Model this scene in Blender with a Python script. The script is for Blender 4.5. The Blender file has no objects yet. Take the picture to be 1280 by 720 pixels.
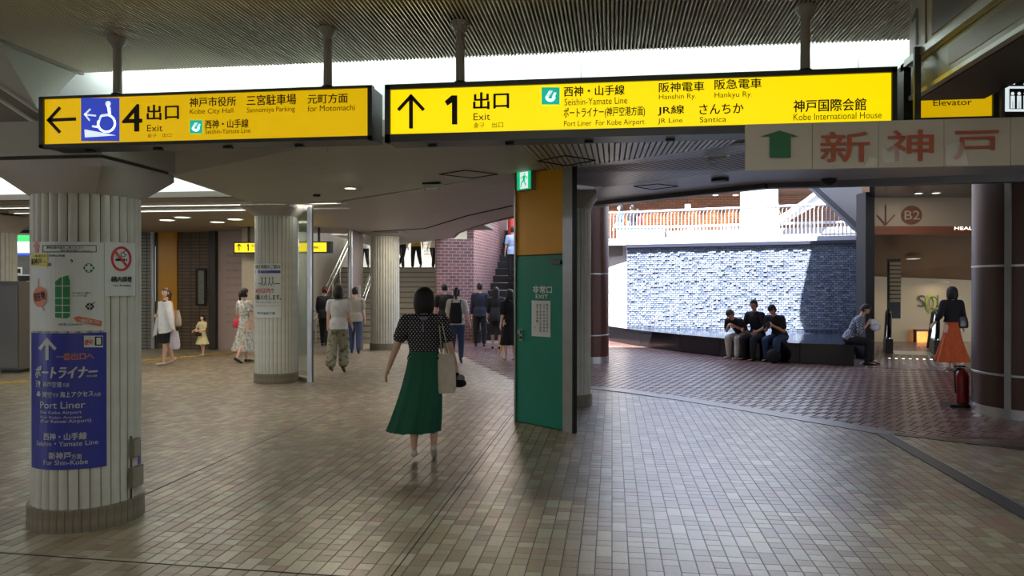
import bpy, bmesh, math, random
from mathutils import Vector, Matrix
random.seed(7)
R = math.radians
SC = bpy.context.scene
COL = SC.collection
YAW = math.atan(125/950)
SA, CA = math.sin(YAW), math.cos(YAW)
EYE = 1.6
F = 950.0

# ---------------------------------------------------------------- camera
cam_d = bpy.data.cameras.new('camera'); cam = bpy.data.objects.new('camera', cam_d); COL.objects.link(cam)
cam.location = (0, 0, EYE); cam.rotation_euler = (R(90-0.18), 0, YAW)
cam_d.sensor_width = 36; cam_d.lens = 36*F/1280; cam_d.clip_start = 0.05; cam_d.clip_end = 300
SC.camera = cam
SC.view_settings.view_transform = 'Standard'; SC.view_settings.look = 'None'
SC.view_settings.gamma = 1; SC.view_settings.use_curve_mapping = False
SC.view_settings.exposure = 0.0

def M(L, D, z=0):                      # lateral / depth of the view axis -> world
    return Vector((L*CA - D*SA, D*CA + L*SA, z))

# ---------------------------------------------------------------- sky and sun (only reach the open court)
world = bpy.data.worlds.new('sky'); SC.world = world; world.use_nodes = True
nt = world.node_tree; nt.nodes.clear()
bg = nt.nodes.new('ShaderNodeBackground'); out = nt.nodes.new('ShaderNodeOutputWorld')
tc = nt.nodes.new('ShaderNodeTexCoord'); sep = nt.nodes.new('ShaderNodeSeparateXYZ'); rp = nt.nodes.new('ShaderNodeValToRGB')
rp.color_ramp.elements[0].color = (0.80, 0.86, 1.0, 1); rp.color_ramp.elements[1].color = (0.52, 0.64, 1.0, 1)
nt.links.new(tc.outputs['Generated'], sep.inputs[0]); nt.links.new(sep.outputs[2], rp.inputs[0])
nt.links.new(rp.outputs[0], bg.inputs[0]); nt.links.new(bg.outputs[0], out.inputs[0]); bg.inputs[1].default_value = 5.2
sd = bpy.data.lights.new('sun', 'SUN'); sun = bpy.data.objects.new('sun', sd); COL.objects.link(sun)
sd.energy = 34.0; sd.angle = R(0.5); sd.color = (1.0, 0.96, 0.9)
ts = M(-.35, -.45, .82); sun.rotation_euler = ts.to_track_quat('Z', 'Y').to_euler(); sun.location = M(0, 12, 20)

def area(name, loc, sx, sy, power, color=(1, .97, .9), rot=(0, 0, 0)):
    d = bpy.data.lights.new(name, 'AREA'); d.shape = 'RECTANGLE'; d.size = sx; d.size_y = sy; d.energy = power; d.color = color
    o = bpy.data.objects.new(name, d); COL.objects.link(o); o.location = loc; o.rotation_euler = rot
    return o
WARM, NEUT, GREEN = (1, .86, .68), (1, .97, .9), (.93, 1, .95)
# soft ceiling fill from presumed fixtures out of view, and lights of the far halls
area('ceiling_fill', (-1.5, -2.5, 3.0), 3.0, 1.2, 80, NEUT)
area('ceiling_fill', (.3, 1.2, 3.05), 3.0, .8, 26, NEUT)  # added fill with no fixture seen, brightens the door block and soffit
area('ceiling_fill', (3.5, -1.5, 3.0), 2.0, 1.0, 40, NEUT)
area('ceiling_fill', (-7.5, 3.0, 3.0), 2.0, 2.0, 70, NEUT)
area('passage_fill', (4.4, 5.3, 3.02), 1.2, .5, 18, NEUT, (R(18), 0, 0))  # added fill out of view, put in to brighten the banner
area('hall_light', (-6.5, 12.2, 2.93), 5.0, .5, 60, NEUT)
area('hall_light', (-7.5, 15.2, 2.93), 4.0, .5, 36, WARM)
area('hall_light', (-3.6, 9.6, 2.8), .5, .5, 22, WARM)
area('hall_light', (-4.6, 17.5, 2.9), 1.2, .8, 34, WARM)
area('stair_hall_light', tuple(M(-3.4, 28, 3.9)), 4.0, 2.0, 230, NEUT)
area('stair_fill', tuple(M(-4.0, 19.6, 2.9)), 2.0, .3, 70, NEUT, (R(50), 0, YAW))  # added fill tilted toward the steps to brighten them, no fixture seen
area('shop_light', tuple(M(-11.5, 17, 2.8)), 3.0, 2.0, 90, NEUT)

# ---------------------------------------------------------------- materials
def lin(c):
    return tuple(((x/255)/12.92 if x/255 <= .04045 else ((x/255+.055)/1.055)**2.4) for x in c)
MATS = {}
def mat(name, c, rough=.6, metal=0, noise=0, scale=20, bump=0, emit=0, spec=.5, trans=0, alpha=1, attr=False, coat=0):
    if name in MATS: return MATS[name]
    m = bpy.data.materials.new(name); m.use_nodes = True; t = m.node_tree; b = t.nodes['Principled BSDF']
    col = (*lin(c), 1)
    b.inputs['Base Color'].default_value = col; b.inputs['Roughness'].default_value = rough
    b.inputs['Metallic'].default_value = metal; b.inputs['Specular IOR Level'].default_value = spec
    b.inputs['Coat Weight'].default_value = coat
    if trans: b.inputs['Transmission Weight'].default_value = trans
    if alpha < 1: b.inputs['Alpha'].default_value = alpha
    if emit: b.inputs['Emission Color'].default_value = col; b.inputs['Emission Strength'].default_value = emit
    tcn = t.nodes.new('ShaderNodeTexCoord')
    src = None
    if attr:
        a = t.nodes.new('ShaderNodeAttribute'); a.attribute_name = 'Col'; src = a.outputs['Color']
    if noise or bump:
        n = t.nodes.new('ShaderNodeTexNoise'); n.inputs['Scale'].default_value = scale; n.inputs['Detail'].default_value = 4
        t.links.new(tcn.outputs['Object'], n.inputs['Vector'])
    if noise:
        mx = t.nodes.new('ShaderNodeMix'); mx.data_type = 'RGBA'; mx.blend_type = 'MULTIPLY'; mx.inputs[0].default_value = 1
        mr = t.nodes.new('ShaderNodeMapRange'); mr.inputs[1].default_value = .3; mr.inputs[2].default_value = .7
        mr.inputs[3].default_value = 1-noise; mr.inputs[4].default_value = 1+noise*.4
        t.links.new(n.outputs['Fac'], mr.inputs[0])
        if src: t.links.new(src, mx.inputs[6])
        else: mx.inputs[6].default_value = col
        t.links.new(mr.outputs[0], mx.inputs[7]); src = mx.outputs[2]
    if src:
        t.links.new(src, b.inputs['Base Color'])
    if bump:
        bp = t.nodes.new('ShaderNodeBump'); bp.inputs['Strength'].default_value = bump; bp.inputs['Distance'].default_value = .01
        t.links.new(n.outputs['Fac'], bp.inputs['Height']); t.links.new(bp.outputs[0], b.inputs['Normal'])
    MATS[name] = m; return m

def brick_mat(name, c1, c2, cm, bw, bh, joint, rough=.6, bump=.4, axis='XZ', offset=.5, rot=0, spec=.5, noise=.0):
    if name in MATS: return MATS[name]
    m = mat(name, c1, rough, spec=spec); t = m.node_tree; b = t.nodes['Principled BSDF']
    tcn = t.nodes.new('ShaderNodeTexCoord'); sp = t.nodes.new('ShaderNodeSeparateXYZ'); cb = t.nodes.new('ShaderNodeCombineXYZ')
    t.links.new(tcn.outputs['Object'], sp.inputs[0])
    if axis == 'UV':
        t.links.new(tcn.outputs['UV'], sp.inputs[0]); t.links.new(sp.outputs[0], cb.inputs[0]); t.links.new(sp.outputs[1], cb.inputs[1])
    elif axis == 'XZ':
        t.links.new(sp.outputs[0], cb.inputs[0]); t.links.new(sp.outputs[2], cb.inputs[1])
    else:
        t.links.new(sp.outputs[0], cb.inputs[0]); t.links.new(sp.outputs[1], cb.inputs[1])
    br = t.nodes.new('ShaderNodeTexBrick'); br.offset = offset
    for k, v in (('Color1', (*lin(c1), 1)), ('Color2', (*lin(c2), 1)), ('Mortar', (*lin(cm), 1)), ('Scale', 1), ('Mortar Size', joint), ('Mortar Smooth', .1), ('Bias', 0), ('Brick Width', bw), ('Row Height', bh)):
        br.inputs[k].default_value = v
    t.links.new(cb.outputs[0], br.inputs['Vector']); t.links.new(br.outputs['Color'], b.inputs['Base Color'])
    bp = t.nodes.new('ShaderNodeBump'); bp.inputs['Strength'].default_value = bump; bp.inputs['Distance'].default_value = .01; bp.invert = True
    t.links.new(br.outputs['Fac'], bp.inputs['Height']); t.links.new(bp.outputs[0], b.inputs['Normal'])
    return m

# ---------------------------------------------------------------- mesh helpers
class MB:
    def __init__(s): s.v = []; s.f = []; s.c = []
    def add(s, vs, fs, col=None):
        o = len(s.v); s.v += [tuple(x) for x in vs]; s.f += [tuple(i+o for i in q) for q in fs]
        if col is not None: s.c += [col]*len(fs)
    def box(s, c, d, rz=0, mtx=None, col=None):
        x, y, z = [k/2 for k in d]
        vs = [Vector(p) for p in ((-x,-y,-z),(x,-y,-z),(x,y,-z),(-x,y,-z),(-x,-y,z),(x,-y,z),(x,y,z),(-x,y,z))]
        if mtx is None: mtx = Matrix.Rotation(rz, 3, 'Z')
        s.add([mtx @ v + Vector(c) for v in vs], [(0,3,2,1),(4,5,6,7),(0,1,5,4),(1,2,6,5),(2,3,7,6),(3,0,4,7)], col)
    def beam(s, a, b, w, h):           # box along a->b
        a, b = Vector(a), Vector(b); d = b-a; q = d.to_track_quat('Y', 'Z').to_matrix()
        s.box((a+b)/2, (w, d.length, h), mtx=q)
    def prism(s, poly, z0, z1):
        n = len(poly)
        vs = [(p[0], p[1], z0) for p in poly]+[(p[0], p[1], z1) for p in poly]
        s.add(vs, [tuple(range(n-1, -1, -1)), tuple(range(n, 2*n))]+[(i, (i+1) % n, n+(i+1) % n, n+i) for i in range(n)])
    def slab(s, pts, th):              # pts 3d polygon, thickened upward
        n = len(pts); vs = [tuple(p) for p in pts]+[(p[0], p[1], p[2]+th) for p in pts]
        s.add(vs, [tuple(range(n-1, -1, -1)), tuple(range(n, 2*n))]+[(i, (i+1) % n, n+(i+1) % n, n+i) for i in range(n)])
    def cyl(s, c, r, z0, z1, n=24, r1=None):
        r1 = r if r1 is None else r1
        vs = [(c[0]+r*math.cos(2*math.pi*i/n), c[1]+r*math.sin(2*math.pi*i/n), z0) for i in range(n)]
        vs += [(c[0]+r1*math.cos(2*math.pi*i/n), c[1]+r1*math.sin(2*math.pi*i/n), z1) for i in range(n)]
        s.add(vs, [tuple(range(n-1, -1, -1)), tuple(range(n, 2*n))]+[(i, (i+1) % n, n+(i+1) % n, n+i) for i in range(n)])
    def lathe(s, c, prof, n=24):       # prof [(r,z)...]
        o = []
        for r, z in prof:
            o += [(c[0]+r*math.cos(2*math.pi*i/n), c[1]+r*math.sin(2*math.pi*i/n), c[2]+z) for i in range(n)]
        k = len(prof)
        s.add(o, [(j*n+i, j*n+(i+1) % n, (j+1)*n+(i+1) % n, (j+1)*n+i) for j in range(k-1) for i in range(n)]+[tuple(range(n-1, -1, -1)), tuple(range((k-1)*n, k*n))])
    def tube(s, pts, r, n=8, rs=None, flat=1):
        pts = [Vector(p) for p in pts]; o = []; up = Vector((0, 0, 1)); prev = None
        for i, p in enumerate(pts):
            d = (pts[min(i+1, len(pts)-1)]-pts[max(i-1, 0)]).normalized()
            a = d.cross(up) if prev is None else prev - d*prev.dot(d)
            if a.length < 1e-3: a = d.cross(Vector((1, 0, 0)))
            a.normalize(); b = a.cross(d).normalized(); prev = a
            rr = rs[i] if rs else r
            o += [p+a*rr*math.cos(2*math.pi*k/n)+b*rr*flat*math.sin(2*math.pi*k/n) for k in range(n)]
        m = len(pts)
        s.add(o, [(j*n+i, j*n+(i+1) % n, (j+1)*n+(i+1) % n, (j+1)*n+i) for j in range(m-1) for i in range(n)]+[tuple(range(n-1, -1, -1)), tuple(range((m-1)*n, m*n))])
    def ell(s, c, r, n=16, m=10, mtx=None):
        vs = [Vector((0, 0, -r[2]))]
        for j in range(1, m):
            ph = -math.pi/2+math.pi*j/m
            vs += [Vector((r[0]*math.cos(ph)*math.cos(2*math.pi*i/n), r[1]*math.cos(ph)*math.sin(2*math.pi*i/n), r[2]*math.sin(ph))) for i in range(n)]
        vs.append(Vector((0, 0, r[2])))
        fs = [(0, 1+(i+1) % n, 1+i) for i in range(n)]
        fs += [(1+(j-1)*n+i, 1+(j-1)*n+(i+1) % n, 1+j*n+(i+1) % n, 1+j*n+i) for j in range(1, m-1) for i in range(n)]
        fs += [(1+(m-2)*n+i, 1+(m-2)*n+(i+1) % n, len(vs)-1) for i in range(n)]
        s.add([((mtx @ v) if mtx else v)+Vector(c) for v in vs], fs)
    def caps(s, a, b, ra, rb, n=12):   # tapered capsule
        a, b = Vector(a), Vector(b); d = (b-a); L = d.length
        if L < 1e-5: s.ell(a, (ra, ra, ra), n, 8); return
        q = d.to_track_quat('Z', 'Y').to_matrix(); o = []; prof = []
        for k in range(1, 5): t = -math.pi/2+k*math.pi/2/4; prof.append((ra*math.cos(t), ra*math.sin(t)))
        for k in range(0, 4): t = k*math.pi/2/4; prof.append((rb*math.cos(t), L+rb*math.sin(t)))
        vs = [a+q @ Vector((0, 0, -ra))]
        for r, z in prof: vs += [a+q @ Vector((r*math.cos(2*math.pi*i/n), r*math.sin(2*math.pi*i/n), z)) for i in range(n)]
        vs.append(a+q @ Vector((0, 0, L+rb))); m = len(prof)
        fs = [(0, 1+(i+1) % n, 1+i) for i in range(n)]
        fs += [(1+j*n+i, 1+j*n+(i+1) % n, 1+(j+1)*n+(i+1) % n, 1+(j+1)*n+i) for j in range(m-1) for i in range(n)]
        fs += [(1+(m-1)*n+i, 1+(m-1)*n+(i+1) % n, len(vs)-1) for i in range(n)]
        s.add(vs, fs)
    def mesh(s, name, m):
        me = bpy.data.meshes.new(name); me.from_pydata(s.v, [], s.f); me.update()
        if m: me.materials.append(m)
        if s.c:
            at = me.color_attributes.new('Col', 'FLOAT_COLOR', 'CORNER'); data = []
            for p in me.polygons: data += list((*s.c[p.index], 1))*p.loop_total
            at.data.foreach_set('color', data)
        return me
    def build(s, name, m, parent=None, smooth=False, world=True, **kw):
        if world and parent is not None and parent.name in WORLDPOS:
            w = WORLDPOS[parent.name]; s.v = [(x-w[0], y-w[1], z-w[2]) for x, y, z in s.v]
        elif parent is None and 'at' in kw:
            w = kw.pop('at'); s.v = [(x-w[0], y-w[1], z-w[2]) for x, y, z in s.v]
            me = s.mesh(name, m); o = bpy.data.objects.new(name, me); COL.objects.link(o); o.location = w; WORLDPOS[o.name] = Vector(w)
            if smooth: smoothen(me)
            return o
        me = s.mesh(name, m)
        if smooth: smoothen(me)
        o = bpy.data.objects.new(name, me); COL.objects.link(o)
        if parent is not None:
            o.parent = parent
            if parent.name in WORLDPOS: WORLDPOS[o.name] = WORLDPOS[parent.name]
        else: WORLDPOS[o.name] = Vector((0, 0, 0))
        return o
WORLDPOS = {}
def smoothen(me, ang=40):
    for p in me.polygons: p.use_smooth = True
    try: me.set_sharp_from_angle(angle=R(ang))
    except Exception: pass
def tag(o, label=None, cat=None, group=None, kind=None):
    for k, v in (('label', label), ('category', cat), ('group', group), ('kind', kind)):
        if v: o[k] = v
    return o
def empty(name, loc, label=None, cat=None, group=None, kind=None, rz=0):
    o = bpy.data.objects.new(name, None); COL.objects.link(o); o.location = loc; o.rotation_euler = (0, 0, rz)
    o.empty_display_size = .1; WORLDPOS[o.name] = Vector(loc)
    return tag(o, label, cat, group, kind)
def inst(src, loc, rz, parent=None, name=None):
    o = src.copy()
    if name: o.name = name
    COL.objects.link(o); o.parent = parent; o.location = loc; o.rotation_euler = (0, 0, rz)
    return o

# ---------------------------------------------------------------- surfaces that carry print
def ray(px, py):
    return M((px-640)/F, 1, (357-py)/F)
def gnd(px, py, z=0.0):
    D = (EYE-z)*F/(py-357); return M((px-640)/F*D, D, z)
def W(px, py, D): return M((px-640)/F*D, D, EYE+(357-py)/F*D)
class Plane:
    def __init__(s, O, U, N): s.O, s.U, s.N = Vector(O), Vector(U).normalized(), Vector(N).normalized(); s.V = Vector((0, 0, 1))
    def uv(s, px, py):
        d = ray(px, py); c = Vector((0, 0, EYE)); t = (s.O-c).dot(s.N)/d.dot(s.N); p = c+d*t-s.O
        return p.dot(s.U), p.z
    def pt(s, u, v, off): return s.O+s.U*u+s.V*v+s.N*off
class Cyl:
    def __init__(s, cx, cy, r): s.c, s.r = Vector((cx, cy)), r
    def uv(s, px, py):
        d = ray(px, py); dx = Vector((d.x, d.y)); a = dx.dot(dx); b = -dx.dot(s.c); cc = s.c.dot(s.c)-s.r**2
        q = max(b*b-a*cc, 0); t = (-b-math.sqrt(q))/a; p = dx*t-s.c
        return math.atan2(p.y, p.x)*s.r, EYE+d.z*t
    def pt(s, u, v, off): a = u/s.r; return Vector((s.c.x+(s.r+off)*math.cos(a), s.c.y+(s.r+off)*math.sin(a), v))
GL = {}
def glyphs(s, bold=0.0, shear=0):
    k = (s, bold, shear)
    if k in GL: return GL[k]
    cu = bpy.data.curves.new('t', 'FONT'); cu.body = s; cu.size = 1; cu.resolution_u = 3; cu.offset = bold; cu.shear = shear
    o = bpy.data.objects.new('t', cu); COL.objects.link(o); dg = bpy.context.evaluated_depsgraph_get(); dg.update()
    me = bpy.data.meshes.new_from_object(o.evaluated_get(dg))
    vs = [(v.co.x, v.co.y) for v in me.vertices]; fs = [tuple(p.vertices) for p in me.polygons]
    bpy.data.objects.remove(o); bpy.data.curves.remove(cu); bpy.data.meshes.remove(me)
    if vs:
        x0, x1 = min(v[0] for v in vs), max(v[0] for v in vs); y0, y1 = min(v[1] for v in vs), max(v[1] for v in vs)
        vs = [((x-x0)/max(x1-x0, 1e-6), (y-y0)/max(y1-y0, 1e-6)) for x, y in vs]
    GL[k] = (vs, fs); return GL[k]
class Print:
    def __init__(s, surf): s.s = surf; s.m = {}
    def _mb(s, name, m, lab=None):
        return s.m.setdefault((name, m.name), (MB(), m))[0]
    def text(s, t, x0, y0, x1, y1, m, bold=.0, off=.004, shear=0, name='lettering', rot=0):
        vs, fs = glyphs(t, 0, shear); xm, ym = (x0+x1)/2, (y0+y1)/2
        u0, _ = s.s.uv(x0, ym); u1, _ = s.s.uv(x1, ym); _, v1 = s.s.uv(xm, y0); _, v0 = s.s.uv(xm, y1)
        if rot:
            c, sn = math.cos(rot), math.sin(rot); w, h = u1-u0, v1-v0; uc, vc = (u0+u1)/2, (v0+v1)/2
            P = [s.s.pt(uc+(x-.5)*w*c-(y-.5)*h*sn, vc+(x-.5)*w*sn+(y-.5)*h*c, off) for x, y in vs]
        else: P = [s.s.pt(u0+(u1-u0)*x, v0+(v1-v0)*y, off) for x, y in vs]
        s._mb(name, m).add(P, fs)
        if bold > .004:                # heavier strokes: the same print laid again a hair to each side
            e = bold*abs(v1-v0)*1.05
            for k_, (dx, dy) in enumerate(((e, 0), (-e, 0), (0, e*.6), (0, -e*.6))):
                nd_ = .00022*(k_+1)
                if isinstance(s.s, Plane): s._mb(name, m).add([p+s.s.U*dx+s.s.N*nd_+Vector((0, 0, dy)) for p in P], fs)
                else: s._mb(name, m).add([Matrix.Rotation(dx/s.s.r, 3, 'Z') @ Vector(((p.x-s.s.c.x)*(1+nd_/s.s.r), (p.y-s.s.c.y)*(1+nd_/s.s.r), p.z))+Vector((*s.s.c, dy)) for p in P], fs)
    def poly(s, pts, m, off=.002, name='printed_mark'):
        xs = [p[0] for p in pts]
        if isinstance(s.s, Cyl) and max(xs)-min(xs) > 5:
            x = min(xs)
            while x < max(xs):
                Q = [tuple(p) for p in pts]
                for lim, sg_ in ((x, 1), (x+4, -1)):
                    o = []
                    for a, b in zip(Q, Q[1:]+Q[:1]):
                        ia, ib = (a[0]-lim)*sg_ >= 0, (b[0]-lim)*sg_ >= 0
                        if ia: o.append(a)
                        if ia != ib: t = (lim-a[0])/(b[0]-a[0]); o.append((lim, a[1]+(b[1]-a[1])*t))
                    Q = o
                    if len(Q) < 3: break
                if len(Q) >= 3: P = [s.s.pt(*s.s.uv(*p), off) for p in Q]; s._mb(name, m).add(P, [tuple(range(len(P)))])
                x += 4
            return
        P = [s.s.pt(*s.s.uv(*p), off) for p in pts]; s._mb(name, m).add(P, [tuple(range(len(P)))])
    def rect(s, x0, y0, x1, y1, m, off=.002, name='printed_mark', n=1):
        for i in range(n):
            a, b = x0+(x1-x0)*i/n, x0+(x1-x0)*(i+1)/n
            s.poly([(a, y0), (b, y0), (b, y1), (a, y1)][::-1], m, off, name)
    def rectuv(s, x0, y0, x1, y1, m, off=.002, name='panel', th=.0, n=1, sl=0):
        u0, v1 = s.s.uv(x0, y0); u1, v0 = s.s.uv(x1, y1); mb = s._mb(name, m)
        for i in range(n):
            a, b = u0+(u1-u0)*i/n, u0+(u1-u0)*(i+1)/n
            mb.add([s.s.pt(a, v0, off), s.s.pt(b, v0, off), s.s.pt(b, v1, off), s.s.pt(a, v1, off)], [(0, 1, 2, 3)])
    def line(s, pts, w, m, off=.003, name='printed_mark', closed=False):
        P = [Vector(p) for p in pts]; n = len(P)
        if closed: P.append(P[0]); n += 1
        for i in range(n-1):
            a, b = P[i], P[i+1]; d = (b-a).normalized()*w/2; q = Vector((-d.y, d.x))
            a2, b2 = a-d*.8*(i > 0 or closed), b+d*.8*(i < n-2 or closed)
            s.poly([a2-q, b2-q, b2+q, a2+q], m, off, name)
    def arc(s, cx, cy, r, a0, a1, w, m, off=.003, name='printed_mark', n=20, ry=None):
        ry = ry or r
        s.line([(cx+r*math.cos(R(a0+(a1-a0)*i/n)), cy+ry*math.sin(R(a0+(a1-a0)*i/n))) for i in range(n+1)], w, m, off, name)
    def disc(s, cx, cy, r, m, off=.003, name='printed_mark', ry=None, n=24):
        ry = ry or r
        s.poly([(cx+r*math.cos(2*math.pi*i/n), cy+ry*math.sin(2*math.pi*i/n)) for i in range(n)], m, off, name)
    def build(s, parent):
        return [tag(mb.build(k[0], m, parent), kind='stuff' if k[0] in ('lettering', 'printed_mark', 'pictogram', 'tape_patch') else None) for k, (mb, m) in s.m.items()]
# ---------------------------------------------------------------- common materials
m_soffit = mat('soffit_paint', (172, 172, 156), .55, noise=.06, scale=3)
m_soffit2 = mat('soffit_paint_pale', (176, 168, 162), .5, noise=.06, scale=3)
m_white = mat('white_enamel', (225, 232, 228), .4)
m_steel = mat('brushed_steel', (188, 190, 188), .32, .8, noise=.12, scale=6)
m_dsteel = mat('dark_steel', (60, 62, 62), .35, .8)
m_black = mat('black_rubber', (14, 14, 15), .5)
m_frame = mat('sign_frame_metal', (72, 74, 72), .38, .7, noise=.15, scale=5)
m_joint = mat('dark_joint', (38, 35, 31), .9)
m_tile = mat('glazed_floor_tile', (150, 140, 120), .33, noise=.10, scale=40, attr=True, spec=.5)
m_brickpv = mat('plaza_brick', (110, 84, 78), .3, noise=.15, scale=30, attr=True, spec=.55)
m_rib = mat('ribbed_terracotta_panel', (196, 198, 186), .5, noise=.10, scale=7)
m_capital = mat('capital_paint', (176, 171, 160), .55, noise=.08, scale=5)
m_basetile = mat('brown_base_tile', (128, 121, 102), .45, noise=.2, scale=18)
m_brown = mat('brown_column_cladding', (92, 50, 34), .38, noise=.06, scale=4)
m_dkbrown = mat('dark_brown_panel', (60, 38, 26), .45)
m_yellow_lit = mat('lit_yellow_panel', (255, 226, 0), .4, emit=.92)
m_yellow_dim = mat('lit_amber_panel', (250, 202, 0), .4, emit=.58)
m_ink = mat('black_print', (22, 16, 8), .6)
m_inkbrown = mat('fine_black_print', (60, 45, 5), .6)
m_bluelit = mat('lit_blue_panel', (60, 82, 215), .4, emit=.55)
m_litwhite = mat('lit_white_print', (235, 250, 255), .4, emit=.8)
m_teallit = mat('lit_teal_panel', (20, 190, 165), .4, emit=.7)
m_tube = mat('fluorescent_tube', (240, 255, 252), .4, emit=9)
m_lamp = mat('lit_lamp_diffuser', (255, 244, 225), .4, emit=5)
m_paper = mat('white_paper', (205, 212, 208), .5)
m_red = mat('red_print', (190, 40, 35), .5)
m_green = mat('green_print', (40, 130, 80), .6)
m_blue = mat('blue_poster', (50, 58, 150), .35)
m_silver = mat('silver_print', (185, 190, 190), .5)
m_glass = mat('screen_glass', (215, 228, 225), .04, trans=1, spec=.5)

# ================================================================ SETTING
# ---- floor base with procedural tiles (seen where it is too far for single tiles)
def floor_material():
    m = mat('far_floor_tiles', (140, 128, 108), .36, spec=.5); t = m.node_tree; b = t.nodes['Principled BSDF']
    g = t.nodes.new('ShaderNodeNewGeometry'); sp = t.nodes.new('ShaderNodeSeparateXYZ'); t.links.new(g.outputs['Position'], sp.inputs[0])
    def mth(op, a, bv=None):
        n = t.nodes.new('ShaderNodeMath'); n.operation = op
        for i, x in enumerate((a, bv)):
            if x is None: continue
            if isinstance(x, (int, float)): n.inputs[i].default_value = x
            else: t.links.new(x, n.inputs[i])
        return n.outputs[0]
    cx = mth('DIVIDE', sp.outputs[0], .096); cy = mth('DIVIDE', sp.outputs[1], .096)
    fx, fy = mth('FLOOR', cx), mth('FLOOR', cy)
    cb = t.nodes.new('ShaderNodeCombineXYZ'); t.links.new(fx, cb.inputs[0]); t.links.new(fy, cb.inputs[1])
    wn = t.nodes.new('ShaderNodeTexWhiteNoise'); wn.noise_dimensions = '2D'; t.links.new(cb.outputs[0], wn.inputs['Vector'])
    rp = t.nodes.new('ShaderNodeValToRGB'); rp.color_ramp.interpolation = 'CONSTANT'; e = rp.color_ramp.elements
    for i, c in enumerate(PAL):
        if i < 2: el = e[i]
        else: el = e.new(i/len(PAL))
        el.position = i/len(PAL); el.color = (*lin(c), 1)
    t.links.new(wn.outputs['Value'], rp.inputs[0])
    jx = mth('LESS_THAN', mth('FRACT', mth('ADD', cx, .031)), .062); jy = mth('LESS_THAN', mth('FRACT', mth('ADD', cy, .0125)), .025); j = mth('MAXIMUM', jx, jy)
    mx = t.nodes.new('ShaderNodeMix'); mx.data_type = 'RGBA'; t.links.new(j, mx.inputs[0]); t.links.new(rp.outputs[0], mx.inputs[6]); mx.inputs[7].default_value = (*lin((34, 30, 26)), 1)
    t.links.new(mx.outputs[2], b.inputs['Base Color'])
    return m
PAL = [(156, 147, 125), (132, 118, 96), (144, 133, 111), (126, 113, 92), (164, 156, 137), (138, 119, 100), (148, 140, 118), (138, 125, 102)]
mb = MB(); mb.add([(-30, -6, -.004), (20, -6, -.004), (20, 40, -.004), (-30, 40, -.004)], [(0, 1, 2, 3)])
floor = tag(mb.build('floor', floor_material()), 'beige and brown glazed tile floor of the concourse', kind='structure')
floor.pass_index = 1

def inpoly(x, y, P):
    c = False; n = len(P); j = n-1
    for i in range(n):
        if (P[i][1] > y) != (P[j][1] > y) and x < (P[j][0]-P[i][0])*(y-P[i][1])/(P[j][1]-P[i][1])+P[i][0]: c = not c
        j = i
    return c
# boundary of the plaza paving, a curve that sweeps round the green-door block
BC = [gnd(*p) for p in ((555, 432), (600, 455), (645, 475), (700, 481), (745, 485), (790, 490), (860, 500), (940, 513), (1005, 524), (1060, 533), (1115, 543), (1280, 562), (1500, 590))]
PLZ = [(p.x, p.y) for p in BC]+[tuple(M(13, 26)[:2]), tuple(M(13, 30)[:2]), tuple(M(-.5, 30)[:2]), tuple(M(-2.2, 21)[:2])]
STRIP = [tuple(gnd(*p)[:2]) for p in ((1093, 541), (1115, 544), (1290, 640), (1290, 655))]
def project(p):
    x, y = p[0], p[1]; D = -x*SA+y*CA; L = x*CA+y*SA
    return 640+F*L/D, 357+F*(EYE-p[2])/D if D > 0 else 9999, D
CELL = .096
def tile_geo(mb, x0, y0, w, l, col, z=0, gx=.0026, gy=.0014, tilt=(0, 0)):
    x1, y1 = x0+w-gx, y0+l-gy; x0 += gx; y0 += gy; b = .0018
    dz = [random.uniform(-.0003, .0003) for _ in range(4)] if not any(tilt) else [tilt[0]+tilt[1], -tilt[0]+tilt[1], -tilt[0]-tilt[1], tilt[0]-tilt[1]]
    vs = [(x0, y0, z-.004), (x1, y0, z-.004), (x1, y1, z-.004), (x0, y1, z-.004), (x0+b, y0+b, z+dz[0]), (x1-b, y0+b, z+dz[1]), (x1-b, y1-b, z+dz[2]), (x0+b, y1-b, z+dz[3])]
    mb.add(vs, [(4, 5, 6, 7), (0, 1, 5, 4), (1, 2, 6, 5), (2, 3, 7, 6), (3, 0, 4, 7)], col)
near, rest = [], []
for i in range(-100, 90):
    x = i*CELL; j = 22+random.randint(0, 1)
    while j < 122:
        l = random.choice((1, 1, 2)); y = j*CELL; j += l
        px, py, D = project((x+CELL/2, y+l*CELL/2, 0))
        if D < 3.3 or px < -160 or px > 1440 or D > 11: continue
        if inpoly(x+CELL/2, y+l*CELL/2, PLZ) or inpoly(x+CELL/2, y+l*CELL/2, STRIP): continue
        (near if len(near) < 0 else rest).append((D, x, y, l, random.randrange(len(PAL))))
rest.sort(); inv = [r for r in rest if -5 < project((r[1]+.048, r[2]+.048*r[3], 0))[0] < 1285 and project((r[1]+.048, r[2]+.048*r[3], 0))[1] < 722]; near = inv[:300]; ns_ = set(near); rest = [r for r in rest if r not in ns_]
mb = MB()
mb2 = MB(); mb2.box((0, 0, -.0035), (.01, .01, .001))
for D, x, y, l, c in rest:
    tile_geo(mb, x, y, CELL, l*CELL, tuple(k*random.uniform(.9, 1.08) for k in lin(PAL[c])))
o = mb.build('floor_tiles', m_tile, floor); tag(o, kind='stuff')
tmesh = {}
for D, x, y, l, c in near:
    if (l, c) not in tmesh:
        q = MB(); tile_geo(q, 0, 0, CELL, l*CELL, lin(PAL[c])); tmesh[(l, c)] = q.mesh('tile', m_tile)
    o = bpy.data.objects.new('tile', tmesh[(l, c)]); COL.objects.link(o); o.parent = floor; o.location = (x, y, 0)
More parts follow.
